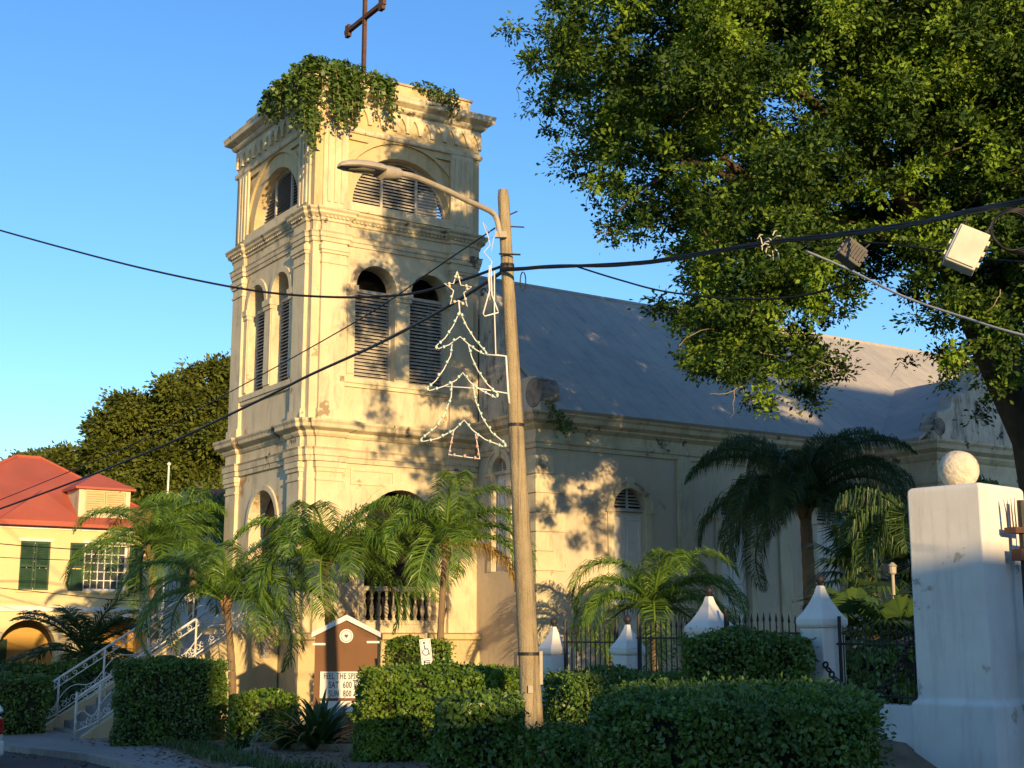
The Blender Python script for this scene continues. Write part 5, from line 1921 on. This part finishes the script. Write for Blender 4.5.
# ---- clipped hedges
def hedge(label, c, half, rz=0.0, n=9000, leaf=.05, lm=None, cr=.28, ground=0.0, group=None, noise=.065, name='clipped_hedge', flowers=None):
    """c: world point at the centre of the base; half: half sizes x, y and full height"""
    hx, hy, h = half
    t = thing(name, label, 'hedge', c, rz, group)
    inner = np.array([hx - cr, hy - cr, h / 2 - cr * .5])
    cz = h / 2

    def surf(n_, shrink=0.0):
        A_ = np.array([hy * h, hy * h, hx * h, hx * h, hx * hy * 2, hx * hy * .1])
        f = rng.choice(6, n_, p=A_ / A_.sum())
        p = (rng.random((n_, 3)) * 2 - 1) * np.array([hx, hy, cz])
        for k in range(6):
            ax_, sg = k // 2, (1 if k % 2 == 0 else -1)
            p[f == k, ax_] = sg * (hx, hy, cz)[ax_]
        q = np.clip(p, -np.maximum(inner, .01), np.maximum(inner, .01))
        q[:, 2] = np.where(p[:, 2] < 0, p[:, 2], q[:, 2])
        dv_ = p - q
        nn = unit(dv_)
        crz = np.array([cr, cr, cr * .5 + 0])
        out = q + nn * np.minimum(np.linalg.norm(dv_, axis=1), cr)[:, None]
        return out, nn

    p, nn = surf(n)
    k = noise * (np.sin(p[:, 0] * 5.1 + p[:, 2] * 3) * np.sin(p[:, 1] * 4.3 + 1) + .6 * np.sin(p[:, 0] * 11 + p[:, 1] * 9) * np.sin(p[:, 2] * 10))
    k = k + noise * .9 * np.sin(p[:, 0] * 2.3 + 2 * p[:, 2]) * np.sin(p[:, 1] * 2.1 + 1.7 * p[:, 2])
    depth = -rng.random(n) ** 2 * .16 + .02
    hole = np.sin(p[:, 0] * 7.3 + 2.1 * np.sin(p[:, 1] * 3)) * np.sin(p[:, 1] * 6.1 + 1.3) * np.sin(p[:, 2] * 8.7 + p[:, 0] * 2) 
    keep = rng.random(n) > np.clip((hole - .45) * 2.2, 0, .6) + np.clip((-.62 - p[:, 2] / cz) * 1.6, 0, .5)
    pos = p + nn * (k + depth)[:, None] + np.array([0, 0, cz])
    tang = rng.normal(size=(n, 3)) + nn * .35 + np.array([0, 0, .25])
    nr = nn + rng.normal(size=(n, 3)) * .55
    V = leaf_quads(pos[keep], tang[keep], nr[keep], leaf, .62, .5, .12)
    # stray shoots
    ns = max(n // 40, 10)
    p2, n2 = surf(ns)
    m = p2[:, 2] > 0
    p2, n2 = p2[m], n2[m]
    V2 = [leaf_quads(p2 + n2 * (.03 + .09 * rng.random((len(p2), 1)) ** 2) + np.array([0, 0, cz]) + rng.normal(size=p2.shape) * .02, n2 + rng.normal(size=p2.shape) * .5, rng.normal(size=p2.shape), leaf * 1.1, .5) for _ in range(3)]
    V = np.concatenate([V] + V2)
    link('foliage', quads_mesh('foliage', V), lm or M['leaf_hedge'], t)
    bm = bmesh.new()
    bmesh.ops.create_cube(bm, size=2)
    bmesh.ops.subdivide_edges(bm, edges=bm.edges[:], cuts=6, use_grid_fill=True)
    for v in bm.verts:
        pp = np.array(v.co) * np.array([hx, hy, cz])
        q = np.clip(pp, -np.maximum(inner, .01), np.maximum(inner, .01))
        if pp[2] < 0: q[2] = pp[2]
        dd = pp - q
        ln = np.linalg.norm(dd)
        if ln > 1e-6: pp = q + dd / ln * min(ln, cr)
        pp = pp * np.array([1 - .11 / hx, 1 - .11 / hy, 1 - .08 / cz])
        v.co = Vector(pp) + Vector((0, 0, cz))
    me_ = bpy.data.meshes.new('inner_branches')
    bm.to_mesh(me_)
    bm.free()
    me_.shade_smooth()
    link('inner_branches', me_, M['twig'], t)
    if flowers:
        fm = MB()
        for (fx, fy, fz) in flowers:
            for a in range(5):
                an = a * 2 * math.pi / 5
                fm.add([(fx, fy, fz), (fx + .03 * math.cos(an - .4), fy - .02, fz + .03 * math.sin(an - .4)), (fx + .055 * math.cos(an), fy - .015, fz + .055 * math.sin(an)), (fx + .03 * math.cos(an + .4), fy - .02, fz + .03 * math.sin(an + .4))], [(0, 1, 2, 3)])
        fm.build('red_flower', M['flower'], t)
    return t


HG = 'clipped hedges in front of the church'
def hp3(u, d, z): return gp(u, d, z)
hedge('tall dark clipped hedge block hiding the foot of the near stair railing', hp3(174, 28.2, .05), (.99, .9, 1.80), .1, 26000, .062, None, .22, group=HG)
hedge('bright lime green small hedge left of the brown sign', hp3(266, 25.4, .2), (.54, .5, 1.10), .1, 8000, .07, M['leaf_hedge_lime'], .18, group=HG)
hedge('long sunlit rounded hedge between the brown sign and the timber pole', hp3(445, 19.1, .5), (1.16, 1.1, 1.40), -.05, 38000, .058, M['leaf_hedge_lime'], .85, group=HG)
hedge('dark low bush in front of the long sunlit hedge left of the pole foot', hp3(478, 14.6, .75), (.42, .42, .95), 0, 9000, .06, None, .25, group=HG)
hedge('low leafy bush with a red flower covering the foot of the timber pole', hp3(552, 14.4, .75), (.42, .42, .62), .2, 8000, .065, None, .25, group=HG, flowers=[(-.18, -.42, .50)])
hedge('rounded dark hedge curving up in front of the small fence pillars', hp3(610, 18.0, .78), (.82, .7, 1.10), .3, 18000, .05, None, .42, group=HG, flowers=[(.05, -.70, .78)])
hedge('square clipped dark hedge between two white fence pillars', hp3(742, 15.8, .95), (.71, .34, 1.40), .0, 20000, .05, None, .10, group=HG)
hedge('big square dark hedge nearest the viewer at the bottom of the picture', hp3(735, 10.9, .95), (.95, 1.5, .97), -.16, 70000, .042, None, .28, group=HG, noise=.05)
hedge('small clipped hedge just behind the wheelchair sign against the church plinth', hp3(419, 27.5, .35), (.60, .45, 1.9), 0, 9000, .065, M['leaf_hedge_lime'], .15, group=HG)
hedge('small dark hedge cube at the left edge beside the street', hp3(13, 33.0, .1), (.80, .7, 1.30), AZ, 9000, .07, None, .18, group=HG)
hedge('long dark hedge running in front of the yellow house arches', hp3(25, 37.5, .1), (2.1, .5, 1.45), .0, 14000, .075, None, .15, group=HG)
hedge('dark shrub mass behind the stair railing below the low palm', hp3(100, 37.5, .1), (1.2, .9, 1.5), .2, 12000, .09, None, .5, group=HG, noise=.12)
hedge('dark undergrowth filling the garden behind the railing by the big pillar', hp3(885, 20.6, 1.1), (.85, .6, 1.0), .3, 9000, .09, None, .4, group=HG, noise=.12)


# ---- strap-leaved lilies
def lily(label, c, n, L, w=.045):
    t = thing('strap_leaf_lily', label, 'plant', c, group='strap leaf lilies by the hedge')
    V = []
    for k in range(n):
        a = rnd.uniform(0, 6.28)
        e = rnd.uniform(.5, 1.45)
        d = Vector((math.cos(a) * math.cos(e), math.sin(a) * math.cos(e), math.sin(e)))
        sd_ = Vector((-math.sin(a), math.cos(a), 0))
        p = Vector((math.cos(a), math.sin(a), 0)) * rnd.uniform(0, .14)
        l = L * rnd.uniform(.7, 1.1)
        m = 6
        prev = None
        for i in range(m + 1):
            f = i / m
            ww = sd_ * w * (.6 + .8 * f if f < .5 else 1.0 * (1.02 - (f - .5) * 2)) 
            cur = (p - ww, p + ww)
            if prev: V.append((prev[0], cur[0], cur[1], prev[1]))
            prev = cur
            an = e - (1.25 + .5 * math.cos(e)) * f ** 1.5
            hz = Vector((math.cos(a), math.sin(a), 0))
            p = p + (hz * math.cos(an) + Vector((0, 0, math.sin(an)))) * l / m
    o = link('strap_leaves', quads_mesh('strap_leaves', np.array([[list(q) for q in f] for f in V])), M['leaf_lily'], t)
    mb_ = MB()
    mb_.lathe([(.12, -.05), (.11, .06), (.05, .14)], n=8)
    mb_.build('crown_base', M['vine_stem'], t)


lily('large clump of arching strap leaves in front of the brown sign', hp3(322, 22.6, .55), 120, 1.2)
lily('small pale spiky clump of strap leaves beside the brown rock', hp3(247, 23.4, .42), 36, .75, .035)
lily('clump of strap leaves tucked between the lime hedge and the bigger clump', hp3(290, 23.4, .5), 60, .95, .04)

# rock, kerb stone
bm = bmesh.new()
bmesh.ops.create_icosphere(bm, subdivisions=3, radius=.3)
for v in bm.verts:
    v.co = Vector((v.co.x * 1.25, v.co.y * .7, v.co.z * .55)) * (1 + .16 * math.sin(v.co.x * 13 + v.co.z * 9) * math.sin(v.co.y * 11))
me = bpy.data.meshes.new('rock')
bm.to_mesh(me)
bm.free()
rk = link('rock', me, M['rock'])
rk.location = hp3(268, 21.6, .52)
rk.rotation_euler = (0, .2, -.25)
tag(rk, 'flat brown rock lying at the bed edge below the lime hedge', 'rock')

# ---- vines on the tower parapet
def vine(label, spots, strands, n_l, leaf):
    """spots: (x, y, z, radius) in the church frame"""
    t = thing('parapet_plant', label, 'plant', ORG, AZ, 'plants growing on the tower top')
    P, D = [], []
    st = MB()
    for x, y, z_, r in spots:
        n = int(n_l * r * r / .2)
        d = unit(rng.normal(size=(n, 3)))
        P.append(np.array([x, y, z_]) + d * (r * (.4 + .65 * rng.random((n, 1)) ** .6)) * np.array([1, 1, .8]))
        D.append(d)
    for (x, y, z_, dx, dy, ln) in strands:
        pts = [Vector((x, y, z_))]
        q = Vector((dx, dy, .15))
        k = 0
        while k < ln:
            q = (q * .55 + Vector((rnd.gauss(0, .10), rnd.gauss(0, .10), -.75))).normalized() if k else Vector((dx, dy, .1)).normalized()
            pts.append(pts[-1] + q * .14)
            k += .14
        if len(pts) > 1: st.tube(pts, .010, 4)
        for p in pts[1:]:
            m = 9
            o = rng.normal(size=(m, 3)) * .075
            P.append(np.array(list(p)) + o)
            D.append(unit(o + np.array([dx, dy, 0]) * .05))
    P = np.concatenate(P)
    D = np.concatenate(D)
    V = leaf_quads(P, D + rng.normal(size=P.shape) * .5 - np.array([0, 0, .3]), D + np.array([0, 0, .5]) + rng.normal(size=P.shape) * .4, leaf, .75)
    link('vine_leaves', quads_mesh('vine_leaves', V), M['leaf_vine'], t)
    if st.v: st.build('vine_stem', M['vine_stem'], t)


sp_ = [(-.1, 2.5, 16.6, .24), (-.05, 2.0, 16.72, .34), (0, 1.4, 16.86, .38), (.1, .8, 16.95, .36), (.3, .3, 17.0, .38), (.75, .2, 17.05, .30), (1.25, .15, 17.05, .27), (1.75, .1, 16.95, .24), (2.1, .1, 16.85, .16), (-.1, .3, 16.55, .38), (-.2, .9, 16.5, .34), (.1, -.1, 16.6, .36), (.55, -.05, 16.75, .26), (-.15, 2.9, 16.5, .16), (.45, .5, 17.25, .16), (1.0, .3, 17.3, .14), (-.1, 1.1, 17.2, .15), (-.2, -.2, 16.2, .28)]
sr = []
for k in range(34):
    x = rnd.uniform(-.1, 2.1)
    sr.append((x, -.25, 16.75, 0, -1, max(.25, rnd.gauss(1.35, .35) - .55 * x)))
for k in range(30):
    y = rnd.uniform(-.2, 2.4)
    sr.append((-.2, y, 16.75, -1, 0, max(.25, rnd.gauss(1.3, .35) - .5 * y)))
for k in range(10):
    sr.append((-.2, -.25, 16.8, -.7, -.7, rnd.uniform(1.4, 2.6)))
vine('thick leafy creeper spilling over the near corner of the tower parapet', sp_, sr, 330, .13)
vine('small tufts of weeds sprouting from the right part of the tower parapet', [(3.35, .12, 17.1, .26), (3.65, .08, 16.98, .24), (3.05, .12, 17.1, .16), (4.15, -.2, 16.62, .14)], [(x, -.05, 16.95, 0, -1, rnd.uniform(.3, .85)) for x in (3.4, 3.6, 3.75, 3.9, 4.0)], 260, .11)
vine('dark weeds rooted on the nave cornice beside the black scroll', [(5.35, -3.05, 7.75, .24), (5.6, -3.1, 7.6, .22), (5.3, -2.9, 8.05, .18)], [(5.4, -3.1, 7.7, 0, -1, .5), (5.7, -3.1, 7.6, 0, -1, .35)], 300, .10)

# ---- fallen leaves on the bed, the pavement and the gutter
P_ = []
for _ in range(2600):
    b_ = rnd.uniform(-23, 1)
    k_ = rnd.random()
    if k_ < .72:
        a_ = rnd.uniform(edge(b_), -4.25 if b_ < -1 else -3.95)
        z_ = ground_z(0, b_) + bed(b_)
    elif k_ < .9:
        a_ = edge(b_) - abs(rnd.gauss(0, .5))
        z_ = ground_z(0, b_) + .12
        if a_ < kerb_a(b_) + .2: continue
    else:
        a_ = kerb_a(b_) - abs(rnd.gauss(0, .35)) - .03
        z_ = ground_z(0, b_)
    P_.append(list(W(a_, b_, z_ + .012)))
P_ = np.array(P_)
D_ = rng.normal(size=P_.shape)
D_[:, 2] *= .15
M['litter'] = leaf_mat('fallen_leaves', [(0.20, 0.12, 0.05), (0.30, 0.20, 0.08), (0.12, 0.08, 0.04), (0.24, 0.22, 0.07)], .1, .8, .2)
tag(link('fallen_leaves', quads_mesh('fallen_leaves', leaf_quads(P_, D_, np.array([0, 0, 1.0]) + rng.normal(size=P_.shape) * .2, .075, .5)), M['litter']),
    'dry fallen leaves scattered over the soil and pavement', 'leaf litter', kind='stuff')
# weeds and low stems along the bed edge
P_ = []
for _ in range(420):
    b_ = rnd.uniform(-16, -4)
    a_ = edge(b_) + abs(rnd.gauss(0, .35)) + .08
    P_.append(list(W(a_, b_, ground_z(0, b_) + bed(b_))))
P_ = np.repeat(np.array(P_), 5, axis=0) + rng.normal(size=(len(P_) * 5, 3)) * np.array([.04, .04, 0])
D_ = rng.normal(size=P_.shape) * .45 + np.array([0, 0, 1.0])
L_ = .14
tag(link('weeds', quads_mesh('weeds', leaf_quads(P_ + unit(D_) * L_ * .45, D_, rng.normal(size=P_.shape), L_, .14)), M['leaf_lily']),
    'sparse grass and weeds along the edge of the flower bed', 'weeds', kind='stuff')
